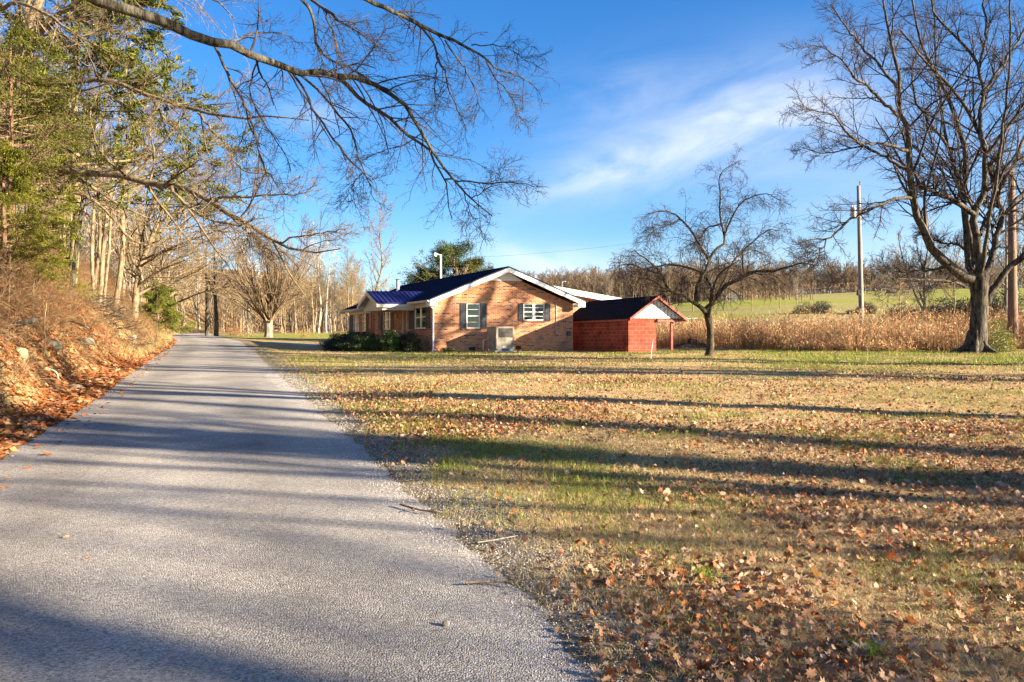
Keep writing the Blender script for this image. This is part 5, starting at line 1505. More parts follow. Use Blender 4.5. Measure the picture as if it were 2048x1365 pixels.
GPAL = np.array([(.34, .18, .10), (.42, .26, .16), (.30, .13, .06), (.22, .13, .08), (.40, .15, .05), (.46, .33, .23), (.30, .20, .13)])
mbl = MB()
X, Y = lawn_pts(27000, 2.6, 12, 1.15); k = rng.random(len(X)) < (.10 + .9 * leafiness(X, Y)) * smooth(-.1, .9, road_s(X, Y) - HW + .25); X, Y = X[k], Y[k]
V, Fq, c = lobed(np.stack([X, Y, height(X, Y) + rng.uniform(.004, .045, len(X))], 1), rng, rng.uniform(.025, .085, len(X)), GPAL[rng.integers(0, 7, len(X))] * rng.uniform(.45, 1.15, (len(X), 1)), .95)
mbl.add(V, Fq, c)
for n, y0, y1, s0, s1 in ((12000, 2.6, 11, .015, .05), (26000, 11, 19, .03, .08), (20000, 18, 44, .03, .075)):
    X, Y = lawn_pts(n, y0, y1, 1.1); k = rng.random(len(X)) < (.06 + .94 * leafiness(X, Y)) * smooth(-.1, .7, road_s(X, Y) - HW); X, Y = X[k], Y[k]
    V, Fq, c = fold_leaf(np.stack([X, Y, height(X, Y) + rng.uniform(.01, .06, len(X))], 1), rng, rng.uniform(s0, s1, len(X)), (GPAL[rng.integers(0, 7, len(X))] * [1.06, .98, .90]) * rng.uniform(.5, 1.2, (len(X), 1)), .85)
    mbl.add(V, Fq, c)
tag(mbl.build('fallen_leaves', M_litter, smooth_sh=False), kind='stuff')

# loose stones along the road edge
M_stone = mat_noise('gravel_stone', (.8, .8, .8), (1.2, 1.2, 1.2), 60, .9, 0, attr=True, spec=.2)
ico = np.array([(1, 0, 0), (-1, 0, 0), (0, 1, 0), (0, -1, 0), (0, 0, 1), (0, 0, -1)], float); icf = np.array([(0, 2, 4), (2, 1, 4), (1, 3, 4), (3, 0, 4), (2, 0, 5), (1, 2, 5), (3, 1, 5), (0, 3, 5)])
M_ = 46000
Y = 2.6 + rng.random(M_) ** 1.6 * 24
ss = HW + rng.normal(-.02, .52, M_) - (rng.random(M_) < .45) * rng.random(M_) ** 1.2 * 3.4
X = road_x(Y) + ss / road_c(Y)
k = (X / Y > -.78); X, Y, ss = X[k], Y[k], ss[k]
r = rng.uniform(.0022, .0072, len(X)) * (1 + .035 * Y) * np.where(ss < HW - .6, .75, 1.0)
V = ico[None] * rng.uniform(.55, 1.2, (len(X), 6, 1)) * r[:, None, None]; a = rng.uniform(0, 6.28, len(X)); ca, sa = np.cos(a), np.sin(a)
V = np.stack([V[..., 0] * ca[:, None] - V[..., 1] * sa[:, None], V[..., 0] * sa[:, None] + V[..., 1] * ca[:, None], V[..., 2] * .75], -1)
zz = np.maximum(height(X, Y), np.where(np.abs(ss) < HW, road_z(Y) - .012, -9))
V += np.stack([X, Y, zz + r * .35], 1)[:, None]
c = np.array([(.30, .28, .26), (.40, .38, .35), (.22, .20, .19), (.50, .47, .43)])[rng.integers(0, 4, len(X))] * rng.uniform(.8, 1.2, (len(X), 1))
mb = MB(); mb.add(V.reshape(-1, 3), (np.arange(len(X))[:, None, None] * 6 + icf[None]).reshape(-1, 3), np.repeat(c, 6, 0))
tag(mb.build('gravel', M_stone, smooth_sh=False), kind='stuff')

# ================================================================= distant woods on the hills
rng = np.random.default_rng(630)
def woods(n, xr, yr, hr, name, twig, n1=14, n2=7):
    X = rng.uniform(*xr, n); Y = rng.uniform(*yr, n); Z = height(X, Y)
    hh = rng.uniform(*hr, n)
    T = np.empty((n, 7, 3)); t = np.linspace(0, 1, 7)
    T[..., 0] = X[:, None] + rng.normal(0, .05, (n, 7)) * hh[:, None] * t; T[..., 1] = Y[:, None] + rng.normal(0, .05, (n, 7)) * hh[:, None] * t; T[..., 2] = Z[:, None] - .3 + hh[:, None] * t
    R = (hh * .013)[:, None] * np.linspace(1, .25, 7)[None]
    k1 = kids(T, R, n1, .22, 1, 25, 60, .34, .5, 5, .1, .1, rng, minr=twig * 1.5); k2 = kids(*k1, n2, .15, 1, 25, 60, .5, .7, 4, .12, .08, rng, minr=twig)
    pal = np.array([(.19, .135, .085), (.14, .10, .065), (.24, .18, .12), (.12, .088, .06), (.17, .115, .085)])
    ci = pal[rng.integers(0, 5, n)] * rng.uniform(.8, 1.15, (n, 1))
    mb = MB(); add_tubes(mb, T, R, 4, ci); add_tubes(mb, *k1, 3, np.repeat(ci, n1, 0)); add_tubes(mb, *k2, 3, np.repeat(ci, n1 * n2, 0) * 1.05)
    return tag(mb.build(name, M_straw), kind='stuff')


def band(n, f, xr): return None
woods(950, (-5, 215), (234, 300), (7.0, 11.5), 'distant_woods', .042, 16, 9)
woods(330, (8, 66), (160, 215), (5.5, 9.5), 'distant_woods', .034, 16, 9)
woods(300, (-110, -8), (165, 215), (6, 9.5), 'distant_woods', .035, 14, 7)
# scrub along the foot of the far woods
X = np.r_[rng.uniform(-30, 190, 13000), rng.uniform(-2, 75, 5000), rng.uniform(-115, -5, 6000)]; Y = np.r_[228 + rng.random(13000) ** 1.3 * 40, rng.uniform(185, 215, 5000), rng.uniform(165, 200, 6000)]; C = np.stack([X, Y, height(X, Y) + rng.random(24000) ** 1.4 * 3.2], 1)
V, Fq = leaf_quads(C, rng, 1.5, .12, np.array([0, 0, .8]), .8); c = np.array([(.20, .13, .08), (.26, .18, .12), (.15, .11, .07)])[rng.integers(0, 3, len(X))]
mb = MB(); mb.add(V, Fq, np.repeat(c, 4, 0)); tag(mb.build('distant_scrub', M_straw, smooth_sh=False), kind='stuff')
# ================================================================= poles and yard things
M_pole = mat_noise('weathered_pole_wood', (.15, .125, .10), (.31, .275, .24), 6, .85, .4, stretch=(6, 6, .3))
M_polebr = mat_noise('brown_pole_wood', (.10, .06, .04), (.26, .165, .11), 6, .85, .5, stretch=(6, 6, .3))
M_galv = mat_flat('grey_galvanised_steel', (.34, .35, .36), .45, .5, .5)
M_rust = mat_noise('rusty_red_pipe', (.12, .035, .02), (.26, .09, .05), 10, .7, .2)


def gpt(px, Y): return spot(px, Y)


# pole with the transformer
Yp = 47.0; b = gpt(1724, Yp)
pole = thing('utility_pole', 'tall weathered grey utility pole carrying a transformer beyond the dry grass', 'utility pole', b)
ptop = at(1717, 372, Yp)
m = MB(); tube1(m, [b - [0, 0, .5], b + (ptop - b) * .33, b + (ptop - b) * .66, ptop], [.155, .145, .125, .105], 14); m.build('pole', M_pole, pole)
m = MB(); tube1(m, [ptop + [.07, -.05, -.3], ptop + [.07, -.05, .12], ptop + [.07, -.05, .26]], [.028, .028, .05], 8); m.build('insulator', M_polebr, pole)
tb = at(1706.5, 434, Yp - .05); tt_ = at(1706.5, 417, Yp - .05)
m = MB(); tube1(m, [tb, tb + [0, 0, .03], tt_ - [0, 0, .03], tt_, tt_ + [0, 0, .05]], [.15, .17, .17, .175, .10], 16)
for dx in (-.08, .08): tube1(m, [tt_ + [dx, 0, .03], tt_ + [dx, 0, .16], tt_ + [dx, 0, .22]], [.03, .035, .02], 8)
for z in (.12, .42):
    q = tb + [.17, 0, z]; tube1(m, [q, q + [.16, .03, 0]], .035, 6)
tube1(m, [tb + [-.17, -.02, .1], tb + [-.23, -.02, .1]], .04, 6); tube1(m, [tb + [-.17, -.02, .4], tb + [-.23, -.02, .4]], .04, 6)
m.build('transformer', M_galv, pole)
bx = at(1716, 586, Yp); m = MB(); bf = Frame(np.array([bx[0], bx[1], 0]), ang(0), ang(90)); bf.box(m, -.12, .06, -.22, -.05, bx[2] - .18, bx[2] + .18); bf.box(m, -.10, .04, -.235, -.221, bx[2] - .15, bx[2] + .15); m.build('meter_box', M_black, pole, smooth_sh=False)

Yq = 36.0; b2 = gpt(2026, Yq); q_top = at(2023, 341, Yq)
pole2 = thing('utility_pole', 'thick brown wooden pole standing behind the huge tree at the right edge', 'utility pole', b2)
m = MB(); tube1(m, [b2 - [0, 0, .5], b2 + [0, 0, .1], b2 + (q_top - b2) * .5, q_top], [.25, .235, .185, .135], 16); m.build('pole', M_polebr, pole2)
m = MB(); tube1(m, [q_top - [0, .13, .4], q_top - [0, .2, .4]], .02, 6); tube1(m, [q_top - [0, .13, 3.4], q_top - [0, .2, 3.4]], .02, 6); m.build('bolt', M_galv, pole2)

# yard light on a white pole behind the roof
Yl = 62.0; b3 = gpt(881.5, Yl); l_top = at(881.5, 510, Yl)
lamp = thing('yard_light', 'white yard light pole with one bent arm rising behind the roof', 'yard light', b3)
m = MB(); tube1(m, [b3 - [0, 0, .3], l_top], [.11, .075], 10); m.build('pole', M_white, lamp)
e = at(870, 508.5, Yl); m = MB(); tube1(m, [l_top - [0, 0, .12], (l_top + e) / 2 + [0, 0, .02], e + [.05, 0, .05]], [.05, .04, .035], 8); m.build('arm', M_white, lamp)
m = MB(); tube1(m, [e + [0, 0, .12], e + [0, 0, .02], e - [0, 0, .10], e - [0, 0, .2]], [.06, .12, .15, .11], 12); m.build('lamp_head', M_white, lamp)
# service mast with a gooseneck on the roof of the rear wing
Ym = 49.0; b4 = at(1124, 590, Ym)
b4 = H_.p(H_.u_px(1124, 8.5), 8.5, 0); b4[2] = azt(H_.u_px(1124, 8.5))
mast = MB(); mt_ = at(1124, 563, b4[1])
tube1(mast, [b4, mt_], .035, 8); tube1(mast, [mt_ - [0, 0, .12], mt_ + [.12, 0, .0], mt_ + [.26, 0, -.02]], [.025, .025, .03], 6); tube1(mast, [b4, b4 + [0, 0, .12]], [.12, .04], 8)
mast.build('service_mast', M_galv, house)

# wires
M_wire = mat_flat('wire', (.03, .03, .03), .6, .3)
def wire(label, a, b_, sag, r, cat='power line'):
    t = np.linspace(0, 1, 30)[:, None]; P = a * (1 - t) + b_ * t; P[:, 2] -= (4 * t * (1 - t))[:, 0] * sag
    m = MB(); tube1(m, P, r, 5); return tag(m.build('power_line', M_wire), label, cat)


wire('thin wire from the transformer pole to the yard light behind the roof', tt_ + [0, 0, .2], l_top - [0, 0, .3], .7, .006)
wire('lower service wire running from the transformer pole to the roof mast', tb + [0, 0, .3], mt_, .6, .006)
far_p = np.array([70, 49.5, 8.8])
wire('wire from the pole top off to the right edge past the huge tree', ptop + [0, 0, .1], far_p, .8, .006)

# clothesline post
Yc = 45.0; c0 = gpt(1386.5, Yc); c1 = at(1383, 637, Yc)
cp = thing('clothesline_post', 'rusty red T shaped clothesline post leaning beside the earth mound', 'clothesline post', c0)
m = MB(); tube1(m, [c0 - [0, 0, .2], c1], [.04, .034], 8); m.build('post', M_rust, cp)
m = MB(); a, b_ = at(1374, 638, Yc), at(1394, 637, Yc); tube1(m, [a, b_], .022, 8)
for t in (.05, .35, .65, .95): q = a + (b_ - a) * t; tube1(m, [q, q + [0, 0, .06]], .009, 5)
m.build('crossbar', M_galv, cp)
# mound of earth and roots behind the small tree
rng = np.random.default_rng(700)
mp = gpt(1379, 43.5)
th_ = np.linspace(0, 2 * np.pi, 28, endpoint=False); V = [mp + [0, 0, .27]]; Fm = []
for j, rr in enumerate((.3, .62, .95, 1.25)):
    for k in range(28):
        w = 1 + .22 * math.sin(3 * th_[k] + j) + rng.normal(0, .06)
        x, y = mp[0] + rr * w * math.cos(th_[k]) * 1.15, mp[1] + rr * w * math.sin(th_[k])
        V.append((x, y, h1(x, y) + [.26, .20, .09, -.05][j] + rng.normal(0, .035)))
for k in range(28):
    Fm.append((0, 1 + k, 1 + (k + 1) % 28))
    for j in range(3): Fm.append((1 + j * 28 + k, 1 + (j + 1) * 28 + k, 1 + (j + 1) * 28 + (k + 1) % 28, 1 + j * 28 + (k + 1) % 28))
mnd = thing('stump_mound', 'dark rotten stump in a heap of earth under the clothesline post', 'stump', mp)
m = MB(); m.add(V, Fm); m.build('earth', mat_noise('dark_earth', (.035, .025, .018), (.13, .08, .05), 6, .95, .8), mnd)
m = MB(); sp0 = mp + [.1, -.2, 0]; tube1(m, [sp0, sp0 + [0, 0, .3], sp0 + [.02, 0, .52]], [.34, .27, .25], 12)
for a in range(5): q = sp0 + [math.cos(a * 1.3) * .7, math.sin(a * 1.3) * .5, .02]; tube1(m, [sp0 + [0, 0, .2], (sp0 + q) / 2 + [0, 0, .12], q], [.1, .07, .03], 6)
m.build('stump', B_dark, mnd)
# stake
s0 = at(1300.5, 721, 26.5); s0[2] = h1(s0[0], s0[1]); s1 = s0 + (at(1306, 681, 26.5) - at(1300.5, 721, 26.5))
m = MB(); tube1(m, [s0 - [0, 0, .2], s0 + (s1 - s0) * .5, s1], [.016, .015, .015], 8); tube1(m, [s1, s1 + [0, 0, .02]], [.022, .012], 8)
tag(m.build('metal_stake', M_galv), 'thin grey stake leaning in the lawn in front of the red shed', 'stake')

# small white building far across the meadow
wb0 = spot(1462, 165); wsh = thing('white_shed', 'tiny white gabled shed far off on the meadow behind the small tree', 'shed', wb0)
w_ = Frame(np.array([wb0[0], wb0[1], wb0[2]]), ang(-12), ang(78))
m = MB(); w_.box(m, -1.3, 1.3, 0, 3, -.3, .85); w_.prism(m, [(-1.3, .85), (1.3, .85), (0, 2.0)], 0, 3); m.build('wall', M_white, wsh, smooth_sh=False)
m = MB()
for sg2 in (-1, 1): w_.prism(m, [(sg2 * 1.5, .72), (0, 2.12), (0, 2.04), (sg2 * 1.5, .64)], -.2, 3.2)
m.build('roof', mat_flat('pale_roof', (.62, .62, .6), .6), wsh, smooth_sh=False)

# ================================================================= cows
M_cow = mat_noise('dark_cow_hide', (.012, .009, .008), (.035, .026, .02), 2, .8, .1)


def loft(mb, rings):
    """closed body from elliptical rings (centre, half width, half height, forward tilt axis)"""
    n = 14; base = []; V = []
    for c, w, hgt, ax in rings:
        ax = unit(np.array(ax, float)); side = unit(np.cross([0, 0, 1.0], ax)) if abs(ax[2]) < .95 else np.array([0, 1.0, 0]); upv = np.cross(ax, side)
        for k in range(n):
            t = 2 * math.pi * k / n; V.append(np.array(c) + side * w * math.cos(t) + upv * hgt * math.sin(t))
    Fq = [(i * n + k, i * n + (k + 1) % n, (i + 1) * n + (k + 1) % n, (i + 1) * n + k) for i in range(len(rings) - 1) for k in range(n)]
    Fq += [tuple(range(n))[::-1], tuple((len(rings) - 1) * n + k for k in range(n))]
    mb.add(V, Fq)


def cow(label, loc, rz, grazing=True):
    m = MB()
    hz = .25 if grazing else 1.45; hx = -1.45 if grazing else -1.5
    loft(m, [((1.02, 0, 1.18), .10, .12, (-1, 0, 0)), ((.95, 0, 1.12), .24, .28, (-1, 0, 0)), ((.7, 0, 1.06), .30, .36, (-1, 0, 0)), ((.3, 0, 1.0), .36, .42, (-1, 0, 0)), ((-.1, 0, .98), .37, .44, (-1, 0, 0)), ((-.5, 0, 1.0), .31, .42, (-1, 0, 0)),
             ((-.78, 0, 1.04), .24, .36, (-1, 0, -.2)), ((-.98, 0, 1.0 if grazing else 1.2), .15, .25, (-1, 0, -.7 if grazing else .5)), ((-1.2, 0, .72 if grazing else 1.38), .11, .17, (-1, 0, -1 if grazing else .3)), ((-1.36, 0, .48 if grazing else 1.46), .12, .15, (-.8, 0, -1 if grazing else -.2)),
             ((-1.5, 0, .26 if grazing else 1.36), .085, .10, (-.7, 0, -1 if grazing else -.5)), ((-1.58, 0, .13 if grazing else 1.26), .07, .07, (-.7, 0, -1 if grazing else -.5))])
    for y in (-.19, .19):
        tube1(m, [(-.66, y, .95), (-.66, y, .62), (-.65, y, .42), (-.66, y, .1), (-.68, y, -.02)], [.12, .085, .06, .045, .06], 8)
        tube1(m, [(.78, y, 1.1), (.72, y, .78), (.88, y, .5), (.84, y, .12), (.82, y, -.02)], [.19, .13, .07, .045, .06], 8)
        ez = .52 if grazing else 1.55; tube1(m, [(-1.28, y * .5, ez), (-1.26, y * 1.2, ez + .03), (-1.24, y * 1.5, ez - .02)], [.03, .05, .01], 6)
    tube1(m, [(1.02, 0, 1.32), (1.14, 0, 1.1), (1.12, 0, .7), (1.12, 0, .5)], [.035, .025, .02, .05], 6)
    o = m.build('cow', M_cow)
    o.location = [float(a) for a in loc]; o.rotation_euler = (0, 0, rz); o.scale = (1.05, 1.05, 1.05)
    return tag(o, label, 'cow', 'dark cows grazing on the far meadow')


cow('left of two dark cows grazing on the far green meadow', spot(1782, 186), .15)
cow('right of two dark cows grazing on the far green meadow, by the thicket', spot(1811, 184), .5)

# ================================================================= rocks, brush heap and sticks
M_rock = mat_noise('pale_limestone', (.10, .085, .065), (.29, .265, .205), 5, .9, .7)
M_moss = mat_noise('mossy_stone', (.12, .145, .07), (.29, .31, .19), 6, .9, .7)
def rock(label, c, r, seed, mat, slab=False):
    rg = np.random.default_rng(seed); n, mrows = 12, 7; V = []
    for j in range(mrows):
        ph = math.pi * j / (mrows - 1)
        for k in range(n):
            t = 2 * math.pi * k / n; d = np.array([math.sin(ph) * math.cos(t), math.sin(ph) * math.sin(t), math.cos(ph)])
            p = np.sign(d) * np.abs(d) ** (.45 if slab else .75); V.append(np.array(c) + p * np.array(r) * (1 + rg.normal(0, .07)))
    Fq = [(j * n + k, j * n + (k + 1) % n, (j + 1) * n + (k + 1) % n, (j + 1) * n + k) for j in range(mrows - 1) for k in range(n)]
    m = MB(); m.add(V, Fq); return tag(m.build('rock', mat, smooth_sh=False), label, 'rock')


def bankpt(px, Y, dz=0.0): p = spot(px, Y); p[2] += dz; return p
def bank_on(px, py):
    """where the sight line through a photo pixel meets the bank"""
    for Y in np.arange(6, 90, .1):
        p = at(px, py, Y)
        if p[2] <= h1(p[0], p[1]) and p[0] < road_x(Y): return p
    return spot(px, 20)


p = bank_on(166, 686); rock('flat pale slab of rock jutting from the bank above the road', p + [0, 0, .05], (.34, .30, .12), 1, M_rock, True)
p = bank_on(42, 714); rock('rounded greenish mossy stone low on the bank at the left', p + [0, 0, .05], (.13, .12, .17), 2, M_moss)
p = bank_on(105, 694); rock('broken pale rock half buried in leaves left of the flat slab', p + [0, 0, .02], (.22, .18, .16), 3, M_rock)
p = bank_on(283, 680); rock('white stone on the straw bank near the far bend', p + [0, 0, .04], (.26, .22, .16), 4, M_rock)
p = bank_on(263, 676); rock('low grey stone beside the white stone on the straw bank', p + [0, 0, .02], (.24, .2, .14), 5, M_rock)
p = bank_on(228, 742); rock('grey ledge stone at the road edge below the brush', p, (.35, .22, .08), 6, M_rock, True)
p = bank_on(150, 778); rock('brown stone among leaves where the bank meets the road', p + [0, 0, .02], (.2, .15, .1), 7, mat_noise('brown_stone', (.14, .10, .07), (.32, .25, .18), 6, .9, .6))
rng = np.random.default_rng(710)
bh = bank_on(195, 632)
heap = MB(); n = 170
S = bh + np.stack([rng.normal(0, .9, n), rng.normal(0, .5, n), rng.uniform(0, .55, n)], 1); S[:, 2] = height(S[:, 0], S[:, 1]) + rng.uniform(.02, .6, n)
dd = unit(np.stack([rng.normal(.4, .8, n), rng.normal(0, .5, n), rng.normal(0, .22, n)], 1)); P = grow(S, dd, rng.uniform(.6, 2.0, n), 7, .1, 0, rng); R = rng.uniform(.008, .028, n)[:, None] * np.linspace(1, .4, 7)[None]
add_tubes(heap, P, R, 5); add_tubes(heap, *kids(P, R, 4, .2, 1, 25, 60, .4, .6, 5, .15, 0, rng, minr=.004), 3)
tag(heap.build('brush_heap', B_dark), 'dark heap of cut brush on the bank below the slim stems', 'brush heap')
fb = MB(); a = bank_on(120, 646); tube1(fb, spline([a, a + [.6, -.3, .05], a + [1.3, -.5, -.2]], 8), np.linspace(.07, .03, 8), 7); tag(fb.build('fallen_branch', B_tan), 'pale fallen branch lying in the brush above the flat slab', 'branch')
fb = MB(); a = bank_on(92, 738); b_ = bank_on(117, 762); tube1(fb, spline([a + [0, 0, .03], (a + b_) / 2 + [.1, 0, .06], b_ + [0, 0, .03]], 8), np.linspace(.025, .018, 8), 6); tag(fb.build('fallen_branch', B_pale), 'short curved pale stick on the orange leaves of the bank', 'branch')
fb = MB(); a = bank_on(6, 668); tube1(fb, spline([a + [-.8, .2, .1], a + [.2, 0, .2], a + [.9, -.1, .35]], 8), np.linspace(.08, .06, 8), 8); tag(fb.build('fallen_log', B_grey), 'grey rotten log lying on the bank at the left edge', 'log')
# saplings on the bank
for k, (px, py, dx, hh, lb) in enumerate(((100, 566, 40, 2.6, 'thin forked pale sapling leaning right on the bank in front of the cedars'), (88, 690, 4, 1.5, 'short pale stem standing upright on the leafy bank'), (18, 600, 2, 2.4, 'thin upright sapling at the left edge of the bank'), (66, 610, 3, 1.2, 'short broken stub beside the young cedar'), (313, 650, 4, 3.4, 'slim sapling at the end of the straw bank'))):
    a = bank_on(px, py + 30); rg = np.random.default_rng(800 + k); T = spline([a - [0, 0, .1], a + [dx / 220, 0, hh * .5], a + [dx / 70, 0, hh]], 12, rg, .012)[None]; R = np.linspace(.028, .008, 12)[None]
    root = thing('sapling', lb, 'sapling', a); emit('trunk', B_tan, root, [(T, R, 7)]); k1 = kids(T, R, 5, .35, 1, 25, 50, .45, .6, 7, .08, .05, rg, minr=.006); emit('crown', B_tan, root, [(*k1, 4), (*kids(*k1, 4, .3, 1, 25, 50, .4, .6, 5, .1, .05, rg, minr=.004), 3)])


# sticks, a pebble and the brightest leaves in the foreground
def ground_on(px, py):
    for Y in np.arange(2.5, 40, .02):
        p = at(px, py, Y)
        if p[2] <= max(h1(p[0], p[1]), float(road_z(Y)) if abs(float(road_s(p[0], Y))) < HW else -9): return p
    return spot(px, 10)


for pts, r, lb in (([(932, 1172), (975, 1170), (1010, 1171), (1024, 1176)], .009, 'bent dead stick lying at the gravel edge nearest the camera'), ([(800, 1014), (835, 1024), (872, 1030)], .010, 'thin stick on the road edge beside the green grass'), ([(955, 1090), (1000, 1083), (1035, 1076)], .006, 'pale straw stick lying in the dry grass off the road edge'), ([(268, 738), (282, 740), (296, 740)], .015, 'small dark twig on the road near the bank')):
    P = spline([ground_on(*q) + [0, 0, r + .012] for q in pts], 10); m = MB(); rg = np.random.default_rng(int(pts[0][0])); add_tubes(m, P[None], np.linspace(r, r * .6, 10)[None], 7); add_tubes(m, *kids(P[None], np.full((1, 10), r), 3, .2, .9, 25, 50, .3, .5, 5, .1, .0, rg, minr=.003), 4)
    tag(m.build('stick', B_brown if r > .007 else B_pale), lb, 'stick')
p = ground_on(892, 1252); rock('pale round pebble lying alone on the near road', p + [0, 0, .012], (.021, .018, .016), 12, M_rock)
rg = np.random.default_rng(720)
for (px, py, s, c, dr, lb) in ((1778, 1124, .15, (.50, .13, .025), .9, 'large bright orange lobed leaf at the right foreground, curled upright'), (1776, 1098, .13, (.46, .12, .03), .8, 'dark orange leaf just behind the largest orange leaf'), (1630, 1158, .14, (.60, .33, .10), 1.0, 'golden curled leaf catching the light in the foreground grass'), (1568, 1226, .12, (.48, .34, .24), .5, 'pale tan leaf lying flat below the golden leaf'), (1720, 1312, .12, (.42, .30, .22), .5, 'grey brown leaf by the green tuft at the bottom'), (1540, 1030, .12, (.48, .20, .08), .7, 'rusty leaf upright in the middle of the lawn foreground'),
                             (132, 1078, .07, (.45, .30, .18), .3, 'small tan leaf lying flat on the left of the near road'), (172, 1122, .07, (.42, .26, .14), .3, 'tan leaf lying flat on the near road nearer the camera')):
    p = ground_on(px, py) + [0, 0, .035 if px > 500 else .012]
    V, Fq, cc = lobed(p[None], rg, np.array([s]), np.array([c]), dr); m = MB(); m.add(V, Fq, cc); tag(m.build('leaf', M_litter, smooth_sh=False), lb, 'leaf')
# bright tufts of green grass in the foreground
for px, py, lb in ((1735, 1312, 'bright green grass tuft near the bottom right of the lawn'), (1410, 1160, 'green grass tuft in the middle of the leafy foreground')):
    p = ground_on(px, py); n = 240; X = p[0] + rg.normal(0, .045, n); Y = p[1] + rg.normal(0, .045, n)
    V, Fq, kk = blades(X, Y, height(X, Y) - .004, rg.uniform(.04, .10, n), rg.uniform(.003, .006, n), rg.uniform(.2, 1.2, n), rg, 4, .15)
    m = MB(); m.add(V, Fq, np.repeat(np.array([(.22, .30, .04)]) * rg.uniform(.7, 1.2, (n, 1)), kk, 0)); tag(m.build('grass_tuft', M_grass, smooth_sh=False), lb, 'grass tuft')

# ================================================================= trees past the right edge that shade the road and lawn
shade = [(21.7, 7.4, 1.0, 0), (39.0, -4.4, 1.25, 1), (50, -15.6, 1.5, 3), (31, -9.5, .9, 0), (27, 12.6, .8, 1), (36, 10.5, .8, 0), (31, 17.5, .8, 1), (27, -1.2, 1.0, 3)]
shp = [wood_tree(900, 17, .34, (.5, .2), .45, .26, 12, 7, 5, .06, fork_=True, twig=.008), wood_tree(901, 19, .44, (-.6, 0), .42, .24, 12, 7, 5, .07, fork_=True, twig=.008), wood_tree(902, 13, .32, (-.8, .3), .2, .42, 9, 5, 4, .04, fork_=True, twig=.008), wood_tree(903, 13, .30, (-.5, .4), .25, .40, 8, 6, 5, .05, fork_=True, twig=.007)]
sr_ = {}
for k, (x, y, sc, i) in enumerate(shade):
    loc = (x, y, h1(x, y)); lb = 'bare tree outside the right edge whose shadow falls across the lawn and road'; gp = 'bare trees past the right edge'
    if i not in sr_: o = plant('lawn_tree', lb, 'tree', loc, B_dark, shp[i], gp, k * 1.1); o.scale = (sc,) * 3; sr_[i] = o
    else: dup(sr_[i], loc, k * 1.7, sc, lb, gp)

# ================================================================= light, sky, camera
SUN_AZ, SUN_EL = 20.0, 15.5
sd = np.array([math.cos(math.radians(SUN_AZ)) * math.cos(math.radians(SUN_EL)), -math.sin(math.radians(SUN_AZ)) * math.cos(math.radians(SUN_EL)), math.sin(math.radians(SUN_EL))])
L = bpy.data.lights.new('sun', 'SUN'); L.energy = 5.0; L.angle = math.radians(.5); L.color = (1.0, .86, .66)
so_ = bpy.data.objects.new('sun', L); COL.objects.link(so_); so_.rotation_euler = Vector(sd).to_track_quat('Z', 'Y').to_euler(); so_.location = (40, -20, 30)

W = bpy.data.worlds.new('World'); SC.world = W; W.use_nodes = True; nt = W.node_tree; bg = nt.nodes['Background']
sky = N_(nt, 'ShaderNodeTexSky', sky_type='NISHITA'); sky.sun_disc = False
sky.sun_elevation = math.radians(SUN_EL); sky.sun_rotation = math.atan2(sd[0], sd[1]); sky.air_density = 1.0; sky.dust_density = .7; sky.ozone_density = 3.6; sky.altitude = 200
hsv = N_(nt, 'ShaderNodeHueSaturation'); hsv.inputs['Hue'].default_value = .508; hsv.inputs['Saturation'].default_value = 1.26; hsv.inputs['Value'].default_value = .97
nt.links.new(sky.outputs['Color'], hsv.inputs['Color'])
tc = N_(nt, 'ShaderNodeTexCoord')


def dirv(px, py): return unit(np.array([(px - CX) / F, 1.0, (HY - py) / F]))


def vmath(op, a, b=None, val=None):
    n = N_(nt, 'ShaderNodeVectorMath', operation=op); nt.links.new(a, n.inputs[0])
    if b is not None:
        if isinstance(b, (tuple, list, np.ndarray)): n.inputs[1].default_value = tuple(b)
        else: nt.links.new(b, n.inputs[1])
    return n.outputs['Value'] if op in ('DOT_PRODUCT', 'LENGTH') else n.outputs['Vector']


def smath(op, a, b=None, c=None):
    n = N_(nt, 'ShaderNodeMath', operation=op)
    for i, v in enumerate((a, b, c)):
        if v is None: continue
        if isinstance(v, (int, float)): n.inputs[i].default_value = v
        else: nt.links.new(v, n.inputs[i])
    return n.outputs[0]


gen = tc.outputs['Generated']


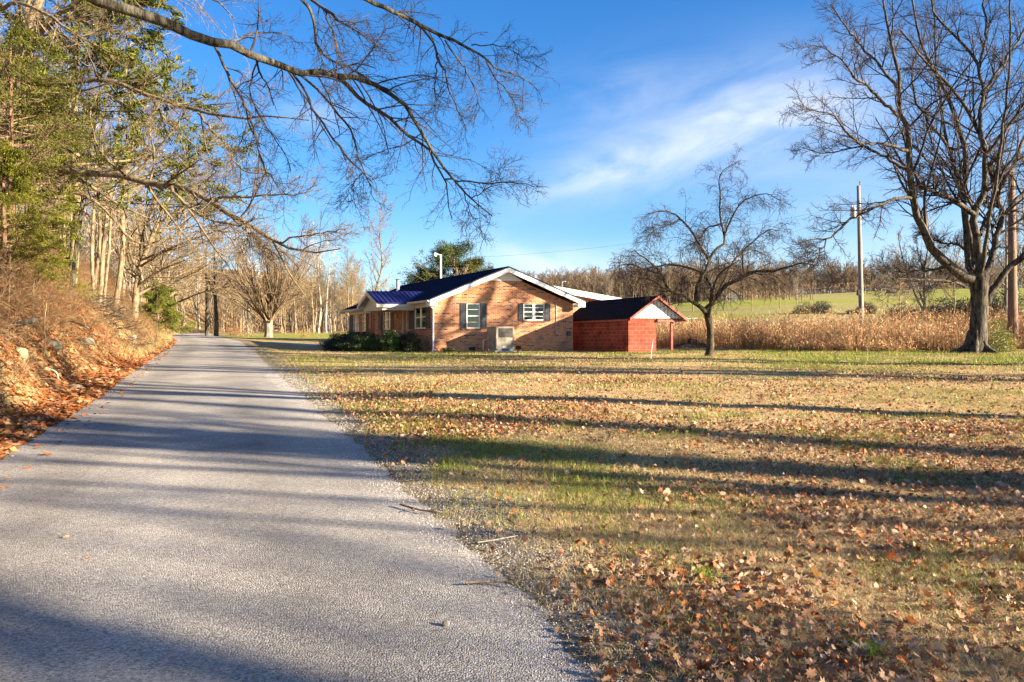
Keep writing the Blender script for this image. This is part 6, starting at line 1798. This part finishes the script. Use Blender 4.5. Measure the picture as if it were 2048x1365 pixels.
def cloud(px, py, tilt, ln, wd, nscale, lo, hi, seed, amount):
    """a wisp of cirrus round one direction of the sky"""
    d = dirv(px, py); r0 = unit(np.cross(d, [0, 0, 1.0])); u0 = np.cross(r0, d)
    a = math.radians(tilt); ax = r0 * math.cos(a) + u0 * math.sin(a); ay = -r0 * math.sin(a) + u0 * math.cos(a)
    x = vmath('DOT_PRODUCT', gen, ax); y = vmath('DOT_PRODUCT', gen, ay); z = vmath('DOT_PRODUCT', gen, d)
    xs = smath('DIVIDE', x, ln); ys = smath('DIVIDE', y, wd)
    r2 = smath('ADD', smath('MULTIPLY', xs, xs), smath('MULTIPLY', ys, ys))
    mask = smath('MULTIPLY', smath('POWER', 2.718, smath('MULTIPLY', r2, -1.0)), smath('GREATER_THAN', z, .2))
    cv = N_(nt, 'ShaderNodeCombineXYZ'); nt.links.new(smath('MULTIPLY', x, nscale * .35), cv.inputs[0]); nt.links.new(smath('MULTIPLY', y, nscale), cv.inputs[1]); cv.inputs[2].default_value = seed
    no = N_(nt, 'ShaderNodeTexNoise'); no.inputs['Scale'].default_value = 1.0; no.inputs['Detail'].default_value = 8; no.inputs['Roughness'].default_value = .55; no.inputs['Distortion'].default_value = .6
    nt.links.new(cv.outputs[0], no.inputs['Vector'])
    mr = N_(nt, 'ShaderNodeMapRange', interpolation_type='SMOOTHSTEP'); mr.inputs['From Min'].default_value = lo; mr.inputs['From Max'].default_value = hi; nt.links.new(no.outputs['Fac'], mr.inputs['Value'])
    return smath('MULTIPLY', smath('MULTIPLY', mask, mr.outputs['Result']), amount)


cl_ = [cloud(1400, 285, 14, .20, .045, 18, .22, .72, 3.1, .58), cloud(1220, 338, 12, .10, .018, 22, .25, .7, 7.7, .45), cloud(1560, 240, 4, .12, .07, 12, .25, .7, 1.3, .55), cloud(1100, 525, -14, .085, .022, 20, .2, .7, 5.2, .6), cloud(1240, 210, 10, .10, .05, 14, .3, .7, 9.9, .25),
       cloud(1350, 560, -3, .40, .035, 9, .15, .6, 4.4, .4), cloud(640, 225, 3, .06, .02, 20, .3, .7, 2.2, .3), cloud(1850, 440, 5, .22, .09, 8, .2, .7, 6.1, .35)]
tot = cl_[0]
for c in cl_[1:]: tot = smath('ADD', tot, c)
tot = smath('MINIMUM', tot, .92)
mx = N_(nt, 'ShaderNodeMix', data_type='RGBA'); mx.inputs['B'].default_value = (3.9, 4.1, 4.5, 1)
nt.links.new(tot, mx.inputs['Factor']); nt.links.new(hsv.outputs['Color'], mx.inputs['A'])
nt.links.new(mx.outputs['Result'], bg.inputs['Color']); bg.inputs['Strength'].default_value = .055

cam = bpy.data.cameras.new('camera'); co = bpy.data.objects.new('camera', cam); COL.objects.link(co)
cam.sensor_width = 36.0; cam.lens = F / 2048 * 36.0; cam.shift_y = (HY - 682.5) / 2048; cam.clip_start = .1; cam.clip_end = 2000
co.location = (0, 0, EYE); co.rotation_euler = (math.radians(90), 0, 0)
SC.camera = co
SC.view_settings.view_transform = 'Standard'; SC.view_settings.look = 'None'; SC.view_settings.exposure = 2.4; SC.view_settings.gamma = 1.0
SC.cycles.max_bounces = 6; SC.cycles.transparent_max_bounces = 12; SC.cycles.diffuse_bounces = 3; SC.cycles.glossy_bounces = 3
